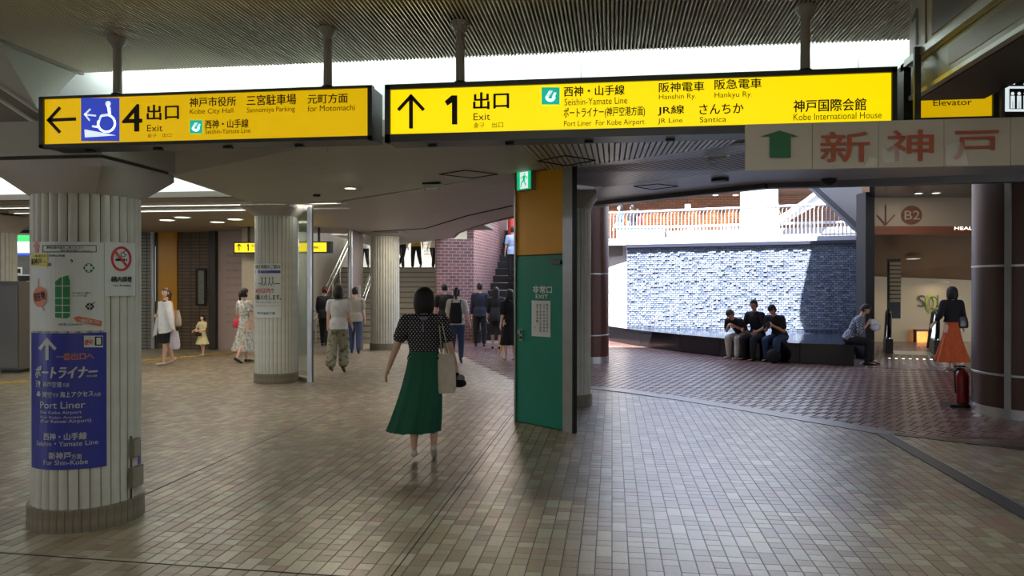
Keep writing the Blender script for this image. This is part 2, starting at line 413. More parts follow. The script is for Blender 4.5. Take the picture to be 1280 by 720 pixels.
# ---- plaza paving, herringbone bricks
mbp = MB(); A45 = R(-37.5); ca, sa = math.cos(A45), math.sin(A45); w = .105; pieces = []
ORI = M(6, 14)
mb = MB(); mb.add([(p[0], p[1], -.003) for p in PLZ], [tuple(range(len(PLZ)))])
m_plz = brick_mat('far_plaza_brick', (92, 70, 66), (122, 96, 90), (40, 32, 30), .21, .105, .008, .3, .5, axis='XY')
plaza = tag(mb.build('floor_plaza', m_plz), 'reddish brown herringbone brick paving of the sunken plaza', kind='structure')
for ix in range(-150, 150):
    for iy in range(-150, 150):
        d = (ix-iy) % 4
        if d == 0: cx, cy, L_, W_ = (ix+1)*w, (iy+.5)*w, 2*w, w
        elif d == 3: cx, cy, L_, W_ = (ix+.5)*w, (iy+1)*w, w, 2*w
        else: continue
        X, Y = ORI.x+cx*ca-cy*sa, ORI.y+cx*sa+cy*ca
        px, py, D = project((X, Y, 0))
        if not (8 < D < 20) or px < 540 or px > 1300: continue
        if not inpoly(X, Y, PLZ): continue
        pieces.append((D, X, Y, d))
pieces.sort(); vis = [p for p in pieces if project((p[1], p[2], 0))[0] > 735]
nearp = set(id(p) for p in vis[:300])
PB = [(118, 90, 84), (104, 78, 72), (130, 104, 98), (96, 70, 66)]
def pbrick(mb, d, col):
    g = .004; hx, hy = ((w-g, w/2-g) if d == 0 else (w/2-g, w-g)); t = .0022 if d == 0 else -.0022
    z = .003; b = .004
    raw = [(-hx, -hy, -.004), (hx, -hy, -.004), (hx, hy, -.004), (-hx, hy, -.004), (-hx+b, -hy+b, z+t), (hx-b, -hy+b, z+t), (hx-b, hy-b, z-t), (-hx+b, hy-b, z-t)]
    mb.add([(x*ca-y*sa, x*sa+y*ca, zz) for x, y, zz in raw], [(4, 5, 6, 7), (0, 1, 5, 4), (1, 2, 6, 5), (2, 3, 7, 6), (3, 0, 4, 7)], col)
bm_ = {}
for k, p in enumerate(pieces):
    c = random.randrange(4)
    if id(p) in nearp:
        if (p[3], c) not in bm_: q = MB(); pbrick(q, p[3], lin(PB[c])); bm_[(p[3], c)] = q.mesh('brick', m_brickpv)
        o = bpy.data.objects.new('brick', bm_[(p[3], c)]); COL.objects.link(o); o.parent = plaza; o.location = (p[1], p[2], 0)
    else:
        q = MB(); pbrick(q, p[3], tuple(v*random.uniform(.9, 1.1) for v in lin(PB[c])))
        mbp.add([(x+p[1], y+p[2], z) for x, y, z in q.v], q.f, q.c[0])
tag(mbp.build('paving_bricks', m_brickpv, plaza), kind='stuff')
q = MB()
q.add([(p[0], p[1], -.0028) for p in PLZ], [tuple(range(len(PLZ)))]); 
# kerb bands along the boundary
def band(pts, w0, w1, m, name, z=.006, lab=None):
    mb = MB(); n = len(pts); L_, R_ = [], []
    for i, p in enumerate(pts):
        d = (pts[min(i+1, n-1)]-pts[max(i-1, 0)]).normalized(); nn = Vector((-d.y, d.x, 0))
        L_.append(p+nn*w0); R_.append(p+nn*w1)
    for i in range(n-1):
        mb.add([(*R_[i][:2], -.003), (*R_[i+1][:2], -.003), (*L_[i+1][:2], -.003), (*L_[i][:2], -.003), (*R_[i][:2], z), (*R_[i+1][:2], z), (*L_[i+1][:2], z), (*L_[i][:2], z)],
               [(4, 5, 6, 7), (0, 1, 5, 4), (1, 2, 6, 5), (2, 3, 7, 6), (3, 0, 4, 7)])
    return tag(mb.build(name, m), lab, kind='structure')
m_kerb = mat('grey_granite_kerb', (118, 114, 114), .35, noise=.15, scale=60)
band(BC[3:11], -.13, .16, m_kerb, 'trim_1', .006, 'curved grey stone kerb band between tile floor and brick paving')
band(BC[10:], -.04, .10, mat('dark_red_border', (52, 36, 32), .4), 'trim_2', .006, 'dark border strip in front of the brown round column')
q = MB(); q.prism(STRIP, -.003, .007)
tag(q.build('trim_3', mat('dark_grey_channel', (62, 62, 60), .45)), 'dark grey channel strip running to the lower right corner', kind='structure')
q = MB(); a, b = gnd(1115, 544), gnd(1290, 640); q.beam((a.x, a.y, .006), (b.x, b.y, .006), .012, .01)
tag(q.build('trim_4', m_steel), 'thin bright metal edge of the dark channel strip', kind='structure')
def jline(pts, wd, name, lab):
    q = MB()
    for a, b in zip(pts[:-1], pts[1:]): q.beam((a.x, a.y, .0005), (b.x, b.y, .0005), wd, .003)
    tag(q.build(name, mat('expansion_joint', (28, 24, 20), .8)), lab, kind='structure')
jline([gnd(488, 722), gnd(625, 540), gnd(650, 507)], .007, 'trim_5', 'thin black expansion joint running toward the green door')
jline([gnd(-20, 690), gnd(150, 702), gnd(440, 722)], .012, 'trim_6', 'dark double joint across the lower left floor')
jline([gnd(176, 621), gnd(320, 556), gnd(430, 508)], .006, 'trim_7', 'thin joint running from the near pillar base')
jline([gnd(873, 440), gnd(905, 470), gnd(945, 508)], .01, 'trim_8', 'thin joint crossing the brick paving')
def tactile(name, a, b, wd, lab):
    q = MB(); q.beam((a.x, a.y, .001), (b.x, b.y, .001), wd, .006)
    o = tag(q.build(name, mat('tactile_yellow', (176, 148, 70), .6)), lab, kind='structure'); s = MB()
    d = (b-a).normalized(); n = Vector((-d.y, d.x, 0)); k = int((b-a).length/.1)
    for i in range(k):
        for j in (-1, 0, 1):
            p = a+d*(i*.1+.05)+n*j*wd/3.2; s.cyl((p.x, p.y), .018, .002, .009, 6)
    tag(s.build('tactile_studs', MATS['tactile_yellow'], o), kind='stuff')
tactile('trim_9', gnd(-10, 480), gnd(34, 476), .3, 'yellow tactile strip left of the near pillar')
tactile('trim_10', gnd(168, 452), gnd(318, 437), .3, 'yellow tactile strip before the far brown wall')
tactile('trim_11', gnd(388, 427), gnd(545, 426), .45, 'yellow tactile strip at the foot of the stairs')

# ---- near ceiling with narrow slats
ceil = MB(); ceil.box((1.2, 1.5, 3.19), (10.0, 6.95, .06))
ceil_o = tag(ceil.build('ceiling', mat('ceiling_backing', (88, 84, 76), .7)), 'high slatted metal ceiling over the signs', kind='structure')
sl = MB(); x = -3.72
while x < 6.2:
    vs = [(x, -1.9, 3.16), (x+.004, -1.9, 3.115), (x+.0135, -1.9, 3.115), (x+.0175, -1.9, 3.16)]
    sl.add(vs+[(a, 4.98, c) for a, b, c in vs], [(0, 1, 5, 4), (1, 2, 6, 5), (2, 3, 7, 6), (4, 5, 6, 7)]); x += .0235
tag(sl.build('ceiling_slats', mat('metal_slat', (196, 188, 170), .45, .0), ceil_o), kind='stuff')
q = MB(); q.box((1.2, 4.975, 3.165), (10.0, .02, .075)); tag(q.build('trim_12', mat('slat_end_trim', (60, 58, 54), .5)), 'dark end trim of the slatted ceiling', kind='structure')
q = MB(); q.box((-3.755, 1.5, 3.14), (.035, 6.98, .07)); tag(q.build('trim_13', mat('edge_trim', (150, 146, 138), .5)), 'left edge trim of the slatted ceiling', kind='structure')
# bright cove above the lower soffit
q = MB(); q.box((-.55, 5.24, 3.16), (7.7, .06, .92))
tag(q.build('wall_cove', mat('cove_white', (236, 242, 240), .6)), 'white cove board lit from above behind the hanging signs', kind='structure')
for k, x in enumerate((-2.9, -1.1, .7, 2.5)):
    q = MB(); q.box((x+.89, 5.207, 3.0), (.006, .006, .9)); q.build('board_joint', mat('pale_joint', (170, 180, 178), .6), bpy.data.objects['wall_cove'])
q = MB(); q.box((-.2, 5.1, 3.62), (7.4, .35, .04)); q.box((-.2, 4.95, 3.4), (7.4, .04, .44))
tag(q.build('ceiling_cove_box', m_white), 'white box of the light cove', kind='structure')
for k in range(5):
    x = -3.1+k*1.42; t_ = bpy.data.objects['ceiling_cove_box']
    q = MB(); q.tube([(x-.62, 5.1, 3.4), (x+.62, 5.1, 3.4)], .016, 10); q.build('tube', m_tube, t_)
    q = MB(); q.box((x, 5.1, 3.45), (1.3, .06, .05)); q.build('housing', m_white, t_)
    area('cove_tube_light', (x, 5.1, 3.37), 1.3, .05, 9, (.93, 1, .98), (R(12), 0, 0))
# folded wing left of the high ceiling
FE = {'a': W(-120, 27, 4.75), 'b': W(0, 107, 4.85), 'c': W(50, 140, 4.92), 'd': W(115, 172, 4.95)}
RD = {'a': M(-3.2-.65, 4.4, 3.11), 'b': W(0, 55, 4.75), 'c': W(97, 92, 5.41)}
RD['a'] = Vector((-3.77, 2.0, 3.11))
q = MB(); q.add([RD['a'], RD['b'], RD['c'], FE['d'], FE['c'], FE['b'], FE['a']], [(0, 1, 5, 6), (1, 2, 4, 5)])
tag(q.build('ceiling_left_wing', mat('wing_white', (196, 198, 190), .5)), 'pale folded ceiling wing at the upper left', kind='structure')
q = MB()
for dz in (0, -.085): q.tube([FE['a']+Vector((0, 0, dz)), FE['b']+Vector((0, -.01, dz)), FE['c']+Vector((0, -.01, dz)), FE['d']+Vector((0, -.01, dz))], .014, 6)
tag(q.build('trim_14', m_white), 'double pale rail along the folded ceiling edge', kind='structure')

# ---- lower soffit, several folded facets
def S1z(L, D): return 2.378+.0602*D+.0557*L
def onS1(px, py):
    l = (px-640)/F; k = (357-py)/F; D = .778/(k-.0602-.0557*l); return M(l*D, D, EYE+k*D)
def MS1(L, D): return M(L, D, S1z(L, D))
def atY(x, Y, z=None):
    p = Vector((x, Y, 0)); L = x*CA+Y*SA; D = -x*SA+Y*CA; return Vector((x, Y, S1z(L, D) if z is None else z))
A1 = onS1(212, 220); A2 = onS1(295, 247); A3 = onS1(391, 256); A3b = onS1(318, 254)
B1 = onS1(640, 217.5); B2 = onS1(907, 180)
f0, f1, f2 = atY(-3.2, 5.2), atY(-1.9, 5.2), atY(3.25, 5.2)
C1 = onS1(312, 192)
sof = MB(); sof.slab([f1, f2, B2, B1, A3, A3b, A2, A1][::-1], .05) if False else None
top = []
pts = [f1, f2, B2, B1, A3, A3b, A2, A1]
sof.add(pts+[p+Vector((0, 0, .12)) for p in pts], [tuple(range(7, -1, -1)), tuple(range(8, 16))]+[(i, (i+1) % 8, 8+(i+1) % 8, 8+i) for i in range(8)])
soffit = tag(sof.build('ceiling_soffit', m_soffit), 'low grey folded soffit beyond the hanging signs', kind='structure')
q = MB(); q.add([f1, A1, FE['d']+Vector((0, 0, 0)), f0], [(0, 1, 2), (0, 2, 3)]); q.build('soffit_fold', mat('soffit_fold_paint', (150, 145, 134), .6), soffit)
q = MB(); q.add([A1, FE['d'], W(-30, 150, 4.9), W(-60, 205, 6.2), W(0, 222, 6.6)], [(0, 1, 2, 3, 4)]); q.build('soffit_wing', m_soffit, soffit)
q = MB(); q.add([FE['b'], FE['c'], FE['d'], W(50, 187, 4.98), W(-20, 187, 4.98), W(-120, 120, 4.9), FE['a']], [(0, 1, 2, 3, 4, 5, 6)]); q.build('soffit_riser', mat('riser_paint', (142, 134, 120), .6), soffit)
# slatted part of the soffit right of the green-door block
def slat_mat(name, c, pitch, rough=.4, ang=0):
    m = mat(name, c, rough, .3); t = m.node_tree; b = t.nodes['Principled BSDF']
    g = t.nodes.new('ShaderNodeNewGeometry'); mp = t.nodes.new('ShaderNodeMapping'); t.links.new(g.outputs['Position'], mp.inputs[0]); mp.inputs['Rotation'].default_value[2] = ang
    wv = t.nodes.new('ShaderNodeTexWave'); wv.inputs['Scale'].default_value = 1/pitch/3.18/ .99; wv.bands_direction = 'X'; t.links.new(mp.outputs[0], wv.inputs['Vector'])
    bp = t.nodes.new('ShaderNodeBump'); bp.inputs['Strength'].default_value = .8; bp.inputs['Distance'].default_value = .008
    t.links.new(wv.outputs['Fac'], bp.inputs['Height']); t.links.new(bp.outputs[0], b.inputs['Normal'])
    rp = t.nodes.new('ShaderNodeValToRGB'); rp.color_ramp.elements[0].color = (*[v*.35 for v in lin(c)], 1); rp.color_ramp.elements[0].position = .1; rp.color_ramp.elements[1].color = (*lin(c), 1); rp.color_ramp.elements[1].position = .5
    t.links.new(wv.outputs['Fac'], rp.inputs[0]); t.links.new(rp.outputs[0], b.inputs['Base Color'])
    return m
q = MB(); dz = Vector((0, 0, -.006)); bl = B1.lerp(B2, (-.74-B1.x)/(B2.x-B1.x)); q.add([atY(-.74, 5.2)+dz, f2+dz, B2+dz, bl+dz], [(3, 2, 1, 0)]); q.build('slatted_soffit', mat('soffit_gap', (84, 82, 74), .7), soffit)
q = MB(); x = -.72
while x < 3.2:
    a = atY(x, 5.21); t = (x-B1.x)/(B2.x-B1.x); ye = B1.y+(B2.y-B1.y)*t if t > 0 else B1.y
    if x > B1.x+.02 and t < 1:
        b = atY(x, ye-.01); w_ = .036; lo = Vector((0, 0, -.022))
        vs = [a, a+Vector((w_, 0, .002)), b+Vector((w_, 0, .002)), b]; q.add([v+lo for v in vs]+[v+Vector((0, 0, -.003)) for v in vs], [(3, 2, 1, 0), (0, 1, 5, 4), (1, 2, 6, 5), (2, 3, 7, 6), (3, 0, 4, 7)])
    x += .05
tag(q.build('soffit_slats', mat('soffit_slat', (168, 165, 150), .42), soffit), kind='stuff')
# outer facets
E1, E2 = W(755, 234, 9.65), W(940, 211, 8.15)
E0 = W(719, 231, 9.9)
q = MB(); q.slab([B1, B2, B2+Vector((2.4, -.3, .02)), E2+Vector((.8, -.4, 0)), E2, E1, E0], .1)
so3 = tag(q.build('ceiling_outer_slats', slat_mat('outer_slat', (128, 122, 114), .06, .35, .9)), 'dark slatted ceiling strip before the plaza', kind='structure')
G0, G1, G2 = W(735, 253, 11.4), W(960, 229, 9.3), W(1200, 219, 8.6)
q = MB(); q.slab([E1, E2, E2+Vector((4, 0, 0)), G2+Vector((3, 0, 0)), G2, G1, G0], .1)
so4 = tag(q.build('ceiling_plaza_edge', mat('pale_blue_panel', (178, 182, 190), .4)), 'pale ceiling panel at the edge of the open plaza', kind='structure')
q = MB(); q.beam(G0+Vector((-.3, .3, .1)), G1+Vector((0, .05, .1)), .14, .32); q.beam(G1+Vector((0, .05, .1)), G2+Vector((3, .05, .1)), .14, .32)
tag(q.build('trim_15', mat('edge_beam', (92, 88, 86), .45)), 'grey edge beam over the opening to the plaza', kind='structure')
q = MB(); q.tube([B1+Vector((0, 0, -.015)), B2+Vector((0, 0, -.015)), B2+Vector((.6, -.1, -.01))], .012, 6); q.build('bright_edge', m_steel, soffit)
def hatch(pts, parent, name='access_hatch', m=None):
    q = MB(); n = len(pts)
    for i in range(n): q.beam(pts[i], pts[(i+1) % n], .012, .008)
    q.build(name, m or m_joint, parent)
dn = Vector((0, 0, -.008))
hatch([onS1(*p)+dn for p in ((549, 217), (582, 212), (622, 217), (590, 222))], soffit)
hatch([onS1(*p)+dn*3.4 for p in ((672, 198), (706, 191), (744, 197), (708, 204))], soffit)
def onz(px, py, z): D = (z-EYE)*F/(357-py); return M((px-640)/F*D, D, z)
hatch([onz(*p, 2.83) for p in ((792, 233), (822, 230), (848, 233), (815, 237))], so4)
q = MB(); c = onz(900, 224.5, 2.84); q.cyl(c, .10, 2.815, 2.845, 20); q.build('round_grille', m_black, so4)
q = MB(); c = onS1(396, 243)+dn; q.cyl(c, .05, c.z-.02, c.z+.01, 14); q.build('round_grille', m_black, soffit)
# far flat ceilings z ~2.95
q = MB(); q.prism([tuple(p[:2]) for p in (B1+Vector((.05, .02, 0)), M(.35, 10.2), M(2.2, 12), M(.3, 14.4), M(-.8, 17.0), M(-1.35, 19.2), M(-1.6, 21.2), M(-4.1, 25.5), M(-4.7, 25.5), M(-4.7, 16), A3)], 2.93, 3.03)
far_c = tag(q.build('ceiling_stair_hall', m_soffit2), 'flat pale ceiling before the stairs with a curved edge', kind='structure')
q = MB(); P = [(p.x, p.y, 2.922) for p in (M(.0, 12.6), M(-.85, 14.4), M(-2.0, 17.6), M(-3.4, 18.6))]
for a, b in zip(P[:-1], P[1:]): q.beam(a, b, .03, .012)
q.build('ceiling_seam', m_joint, far_c)
q = MB(); P = [(p.x, p.y, 2.96) for p in (M(.35, 13.9), M(-.05, 14.8), M(-.8, 17.0), M(-1.35, 19.2), M(-1.62, 21.1))]
q.tube(P, .05, 8); q.build('curved_edge_trim', m_dsteel, far_c)
q = MB(); q.box((-9.3, 14.3, 3.0), (12.9, 8.2, .08))
hall = tag(q.build('ceiling_hall', mat('hall_ceiling', (150, 138, 122), .6)), 'brownish hall ceiling with lamp strips beyond the pillars', kind='structure')
q = MB(); q.box((-9.5, 10.2, 3.2), (10.4, .08, .55)); q.build('hall_cove_board', mat('cove_white2', (214, 222, 222), .5), hall)
q = MB(); q.box((-9.5, 10.15, 2.895), (10.4, .12, .08)); q.build('hall_edge_band', mat('hall_band', (96, 90, 80), .6), hall)
q = MB(); q.box((-9.0, 8.0, 3.6), (9.5, 6.5, .08)); q.build('upper_roof', m_white, hall)
area('cove_tube_light', (-6.0, 9.5, 3.45), 3.5, .1, 30, (.93, 1, .98), (R(55), 0, 0))
area('cove_tube_light', (-9.5, 9.5, 3.45), 3.5, .1, 26, (.93, 1, .98), (R(55), 0, 0))
for k, Y in enumerate((11.7, 12.55)):
    xr = -4.25 if k == 0 else -4.45
    t_ = empty('strip_lamp', (-7.6, Y, 2.95), ('nearer' if k == 0 else 'farther')+' of two long ceiling light strips seen between the two left pillars', 'lamp', 'light strips in the hall ceiling')
    q = MB(); q.box((xr-3.2, Y, 2.945), (6.4, .09, .02)); q.build('diffuser', m_lamp, t_)
    q = MB(); q.box((xr-3.2, Y-.06, 2.94), (6.4, .02, .05)); q.box((xr-3.2, Y+.06, 2.94), (6.4, .02, .05)); q.build('lamp_frame', m_white, t_)
def downlight(c, z, r, label, group, m=m_lamp, power=0, col=WARM):
    t_ = empty('downlight', (c[0], c[1], z), label, 'lamp', group)
    q = MB(); q.lathe((c[0], c[1], z), [(r*.82, -.006), (r*.82, -.001)], 20); q.build('lamp_lens', m, t_)
    q = MB(); q.lathe((c[0], c[1], z), [(r*.84, -.004), (r*.84, -.016), (r, -.012), (r*1.05, 0)], 20); q.build('trim_ring', m_white, t_)
    if power: area('downlight_beam', (c[0], c[1], z-.03), r*1.4, r*1.4, power, col)
for px, py, lab in ((209, 274.5, 'round ceiling downlight, first from the left of four beyond the near pillar'), (228, 271, 'round ceiling downlight, second from the left of four beyond the near pillar'),
                    (272, 277, 'round ceiling downlight, third from the left of four beyond the near pillar'), (294, 273.5, 'round ceiling downlight, nearest to the second pillar of four in the hall')):
    downlight(onz(px, py, 2.955), 2.955, .17, lab, 'four round downlights of the hall', power=8)
p = onS1(438, 234); downlight(p, p.z-.003, .085, 'single bright round downlight in the grey soffit', None, power=14)
p = onS1(436.5, 251); 
# ---- enclosing walls out of or at the edge of view
m_wall = mat('plain_wall', (150, 140, 125), .7)
q = MB(); q.box((-3, -3.2, 1.6), (20, .1, 3.4)); tag(q.build('wall_back', m_wall), 'wall behind the viewer', kind='structure')
q = MB(); q.box((-13.4, 20.2, 1.6), (7.8, .1, 3.3)); tag(q.build('wall_kiosk', m_wall), 'plain wall behind the kiosk at the far left', kind='structure')
q = MB(); q.box((-16.3, 13, 3.05), (2.2, 15, .08)); q.box((-12.5, 19.2, 3.1), (9.4, 2.2, .08)); tag(q.build('ceiling_kiosk', m_wall), 'ceiling over the kiosk corner', kind='structure')
q = MB(); q.box((6.3, .9, 1.6), (.1, 8.2, 3.4)); tag(q.build('wall_right', m_wall), 'side wall right of the viewer', kind='structure')
q = MB(); q.box((-17.2, 8, 1.8), (.1, 22.5, 3.8)); tag(q.build('wall_left', m_wall), 'left side wall of the concourse', kind='structure')
q = MB(); q.box((-8.7, .9, 3.45), (10.0, 8.1, .08)); tag(q.build('ceiling_left', m_wall), 'plain ceiling left of the slatted ceiling', kind='structure')
q = MB(); q.box((5.2, 5.5, 3.2), (2.4, 1.2, .08)); q.box((5.0, 6.3, 3.2), (6.0, 2.6, .08)); tag(q.build('ceiling_right', m_wall), 'ceiling over the right passage', kind='structure')
# far left wall, pieces side by side
YW = 18.0
def wx(px, Y=YW): l = (px-640)/F; D = Y/(CA+l*SA); return l*D*CA-D*SA
def wz(px, py, Y=YW): l = (px-640)/F; D = Y/(CA+l*SA); return EYE+(357-py)/F*D
m_brtile = brick_mat('brown_wall_tile', (92, 76, 58), (104, 88, 70), (60, 50, 40), .24, .085, .012, .45, .5, offset=0)
m_grtile = brick_mat('grey_wall_tile', (112, 112, 102), (122, 120, 110), (58, 54, 46), .24, .085, .012, .45, .5, offset=0)
far = MB(); far.box(((wx(100)+wx(330))/2, YW+.15, 1.5), (wx(330)-wx(100), .1, 3.1))
wf = tag(far.build('wall_far', mat('far_wall_paint', (96, 88, 76), .7)), 'far wall of the hall with brown tile, amber panel and pale notice wall', kind='structure')
def wallpiece(x0, x1, m, name, th=.1, z0=0, z1=2.97):
    a, b = wx(x0), wx(x1); q = MB(); q.box(((a+b)/2, YW+.1-th/2, (z0+z1)/2), (b-a, th, z1-z0)); return q.build(name, m, wf)
wallpiece(172, 191, m_grtile, 'grey_tiled_wall'); wallpiece(222.5, 265, m_brtile, 'brown_tiled_wall')
wallpiece(199, 222, mat('amber_wall_panel', (188, 134, 26), .4, noise=.05, scale=3), 'amber_panel', .14, .7)
wallpiece(199, 222, m_brtile, 'panel_plinth', .14, 0, .7)
wallpiece(265, 272.5, mat('dark_post', (52, 48, 42), .4), 'dark_post', .25)
wallpiece(273, 330, mat('pink_notice_wall', (172, 155, 148), .5), 'notice_wall', .12)
q = MB(); q.tube([(wx(194), YW-.1, 0), (wx(194), YW-.1, 2.96)], .055, 10); q.build('steel_pole', m_steel, wf)
q = MB(); q.box((wx(193), YW-.05, 1.9), (.1, .06, 1.4)); q.build('lit_slot', mat('lit_slot', (190, 205, 210), .4, emit=.5), wf)
pr = Print(Plane((0, YW-.02, 0), (1, 0, 0), (0, -1, 0)))
for row in range(10):
    y = 318+row*9.2
    for seg in range(random.randint(3, 5)):
        x = 283+seg*8; pr.text(random.choice(['のりかえ', 'ごあんない', '地下鉄', 'きっぷ', '駅長室']), x, y, x+6.5, y+3, mat('brown_print', (120, 84, 70), .6), off=.004)
pr.build(wf)
t_ = empty('framed_notice', (wx(252), YW, 1.6), 'narrow framed notice on the far brown tiled wall', 'poster')
a, b = wx(247), wx(257.5); q = MB()
z0, z1 = wz(252, 381), wz(252, 337); Yf = YW-.03
for c, d in ((((a+b)/2, Yf, z0), (b-a, .05, .05)), (((a+b)/2, Yf, z1), (b-a, .05, .05)), ((a, Yf, (z0+z1)/2), (.05, .05, z1-z0)), ((b, Yf, (z0+z1)/2), (.05, .05, z1-z0))): q.box(c, d)
q.build('picture_frame', m_black, t_); q = MB(); q.box(((a+b)/2, Yf+.01, (z0+z1)/2), (b-a-.05, .02, z1-z0-.05)); q.build('notice_sheet', mat('notice_sheet', (120, 122, 112), .4, noise=.3, scale=12), t_)
# ================================================================ PILLARS
rib_mesh = None
def pillar(c, lab, r=.34, base_h=.15, z_sh=2.75, z_top=2.93, cap=.38, nr=32, nb=46, singles=True, rot=0, neck=0, capr=0):
    global rib_mesh
    root = empty('pillar', (c[0], c[1], 0), lab, kind='structure')
    q = MB(); q.cyl(c, r-.012, 0, z_sh+.01, 40); q.build('core', m_joint, root)
    # one rib, unit height, copied round the shaft
    a = math.pi/nr; rr = r; key = (r, z_sh, base_h); mb = MB(); prof = []
    for k in range(7):
        t = -1+2*k/6; ang = t*a*.93; rad = rr-.009*abs(t)**3-.002+.003*(1-t*t); prof.append((rad*math.cos(ang), rad*math.sin(ang)))
    prof = [((rr-.02)*math.cos(a*.93), -(rr-.02)*math.sin(a*.93))]+prof+[((rr-.02)*math.cos(a*.93), (rr-.02)*math.sin(a*.93))]
    n = len(prof); vs = [(x, y, base_h) for x, y in prof]+[(x, y, z_sh) for x, y in prof]
    mb.add(vs, [(i, i+1, n+i+1, n+i) for i in range(n-1)]+[tuple(range(n, 2*n)), tuple(range(n-1, -1, -1))])
    me = mb.mesh('rib_panel', m_rib); smoothen(me, 50)
    bt = MB(); ab = math.pi/nb*.93; R0, R1 = r-.01, r+.022
    P = [(R0*math.cos(-ab), R0*math.sin(-ab)), (R1*math.cos(-ab), R1*math.sin(-ab)), (R1+.001, 0), (R1*math.cos(ab), R1*math.sin(ab)), (R0*math.cos(ab), R0*math.sin(ab))]
    bt.prism(P, 0, base_h); bme = bt.mesh('base_tile', m_basetile)
    if singles:
        for k in range(nr):
            o = bpy.data.objects.new('rib_panel', me); COL.objects.link(o); o.parent = root; o.rotation_euler.z = 2*a*k+rot
        for k in range(nb):
            o = bpy.data.objects.new('base_tile', bme); COL.objects.link(o); o.parent = root; o.rotation_euler.z = 2*math.pi/nb*k
    else:
        for src, cnt, nm, mm in ((mb, nr, 'rib_panels', m_rib), (bt, nb, 'base_tiles', m_basetile)):
            j = MB()
            for k in range(cnt):
                t = 2*math.pi*k/cnt; j.add([(x*math.cos(t)-y*math.sin(t), x*math.sin(t)+y*math.cos(t), z) for x, y, z in src.v], src.f)
            o = j.build(nm, mm, root, world=False, smooth=True); tag(o, kind='stuff')
    q = MB(); N = 32; vs = []
    for k in range(N):
        t = 2*math.pi*k/N+math.pi/4; vs.append((c[0]+(r+.004)*math.cos(t), c[1]+(r+.004)*math.sin(t), z_sh))
    for s_, z in ((1, z_top-.05), (1, z_top)):
        for k in range(N):
            t = 2*math.pi*k/N+math.pi/4; dx, dy = math.cos(t), math.sin(t); m_ = max(abs(dx), abs(dy)) if not capr else 1
            e = cap/m_ if not capr else cap
            vs.append((c[0]+dx*e, c[1]+dy*e, z))
    q.add(vs, [(j*N+i, j*N+(i+1) % N, (j+1)*N+(i+1) % N, (j+1)*N+i) for j in range(2) for i in range(N)]+[tuple(range(N-1, -1, -1)), tuple(range(2*N, 3*N))])
    q.build('capital', m_capital, root, smooth=True)
    if neck:
        q = MB(); q.box((c[0], c[1], z_top+.012), (cap*1.86, cap*1.86, .024)); q.build('shadow_gap', mat('neck_shadow_gap', (70, 66, 58), .7), root)
        q = MB(); q.box((c[0], c[1], z_top+.024+neck/2), (cap*2.02, cap*2.02, neck)); q.build('capital_neck', m_soffit, root)
    return root
def toworld(px, D): return M((px-640)/F*D, D)
P1 = M(-2.93, 5.24); P1r = .335
pillar(P1, 'big ribbed round pillar at the left carrying the blue transit poster', r=P1r, base_h=.148, z_sh=2.2, z_top=2.405, cap=.40, neck=.22)
P2 = M(-3.94, 12.7)
pillar(P2, 'second ribbed round pillar with a white service notice', z_sh=2.745, z_top=2.925, cap=.42, base_h=.16)
P3 = M(-3.20, 19.15)
pillar(P3, 'third ribbed round pillar in front of the stairs', r=.36, z_sh=2.83, z_top=2.93, cap=.5, base_h=.16, singles=False)
P4 = M(.72, 10.25)
pillar(P4, 'ribbed round pillar behind the green door block', z_sh=2.62, z_top=2.84, cap=.42, base_h=.16, singles=False)
P5 = M(-10.0, 14.6); pillar(P5, 'pale ribbed pillar cut by the left edge of the picture', r=.42, z_sh=2.6, z_top=2.93, cap=.5, singles=False)

# brown metal clad columns
def brown_column(c, r, z1, rings, lab, seams=(), base=.14, n=48):
    root = empty('column', (c[0], c[1], 0), lab, kind='structure')
    q = MB(); q.cyl(c, r, base, z1, n); q.build('cladding', m_brown if r < .6 else mat('dark_brown_cladding', (66, 38, 24), .38, noise=.06, scale=4), root, smooth=True)
    q = MB(); q.cyl(c, r+.006, 0, base, n); q.build('steel_base', m_steel, root, smooth=True)
    for z in rings:
        q = MB(); q.lathe((c[0], c[1], z), [(r, -.014), (r+.006, -.01), (r+.006, .01), (r, .014)], n); q.build('steel_ring', m_steel, root)
    for a in seams:
        q = MB(); p = Vector((c[0]+(r+.004)*math.cos(a), c[1]+(r+.004)*math.sin(a), 0)); q.box((p.x, p.y, z1/2), (.03, .07, z1), rz=a); q.build('vertical_seam', m_steel, root)
    return root
BC6 = M(1.62, 15.9); brown_column(BC6, .40, 3.45, (.58, 1.84), 'reddish brown round column with steel rings beside the sunlit court')
BC7 = M(6.53, 9.45)
va = math.atan2(-BC7.y, -BC7.x)
brown_column(BC7, .70, 3.1, (.52, 1.84), 'large dark brown round column at the right edge', seams=(va-R(24),), base=.12)

# poster sheets bent round a pillar
def poster(px0, py0, px1, py1, surf, m, off, name='poster_sheet', n=16, th=.002, parent=None):
    um = (py0+py1)/2; u0, _ = surf.uv(px0, um); u1, _ = surf.uv(px1, um); xm = (px0+px1)/2; _, z1 = surf.uv(xm, py0); _, z0 = surf.uv(xm, py1); q = MB()
    A = [surf.pt(u0+(u1-u0)*i/n, 0, off) for i in range(n+1)]; B = [surf.pt(u0+(u1-u0)*i/n, 0, off-th) for i in range(n+1)]
    q.prism([tuple(p[:2]) for p in A]+[tuple(p[:2]) for p in B[::-1]], z0, z1)
    return q.build(name, m, parent)
s1 = Cyl(P1.x, P1.y, P1r)
t_ = empty('map_poster', (P1.x, P1.y, 1.6), 'white area map poster with green street plan on the near pillar', 'poster')
t_ = poster(40, 302, 129.5, 414, s1, m_paper, .006, parent=t_)
pr = Print(s1)
O = .0095
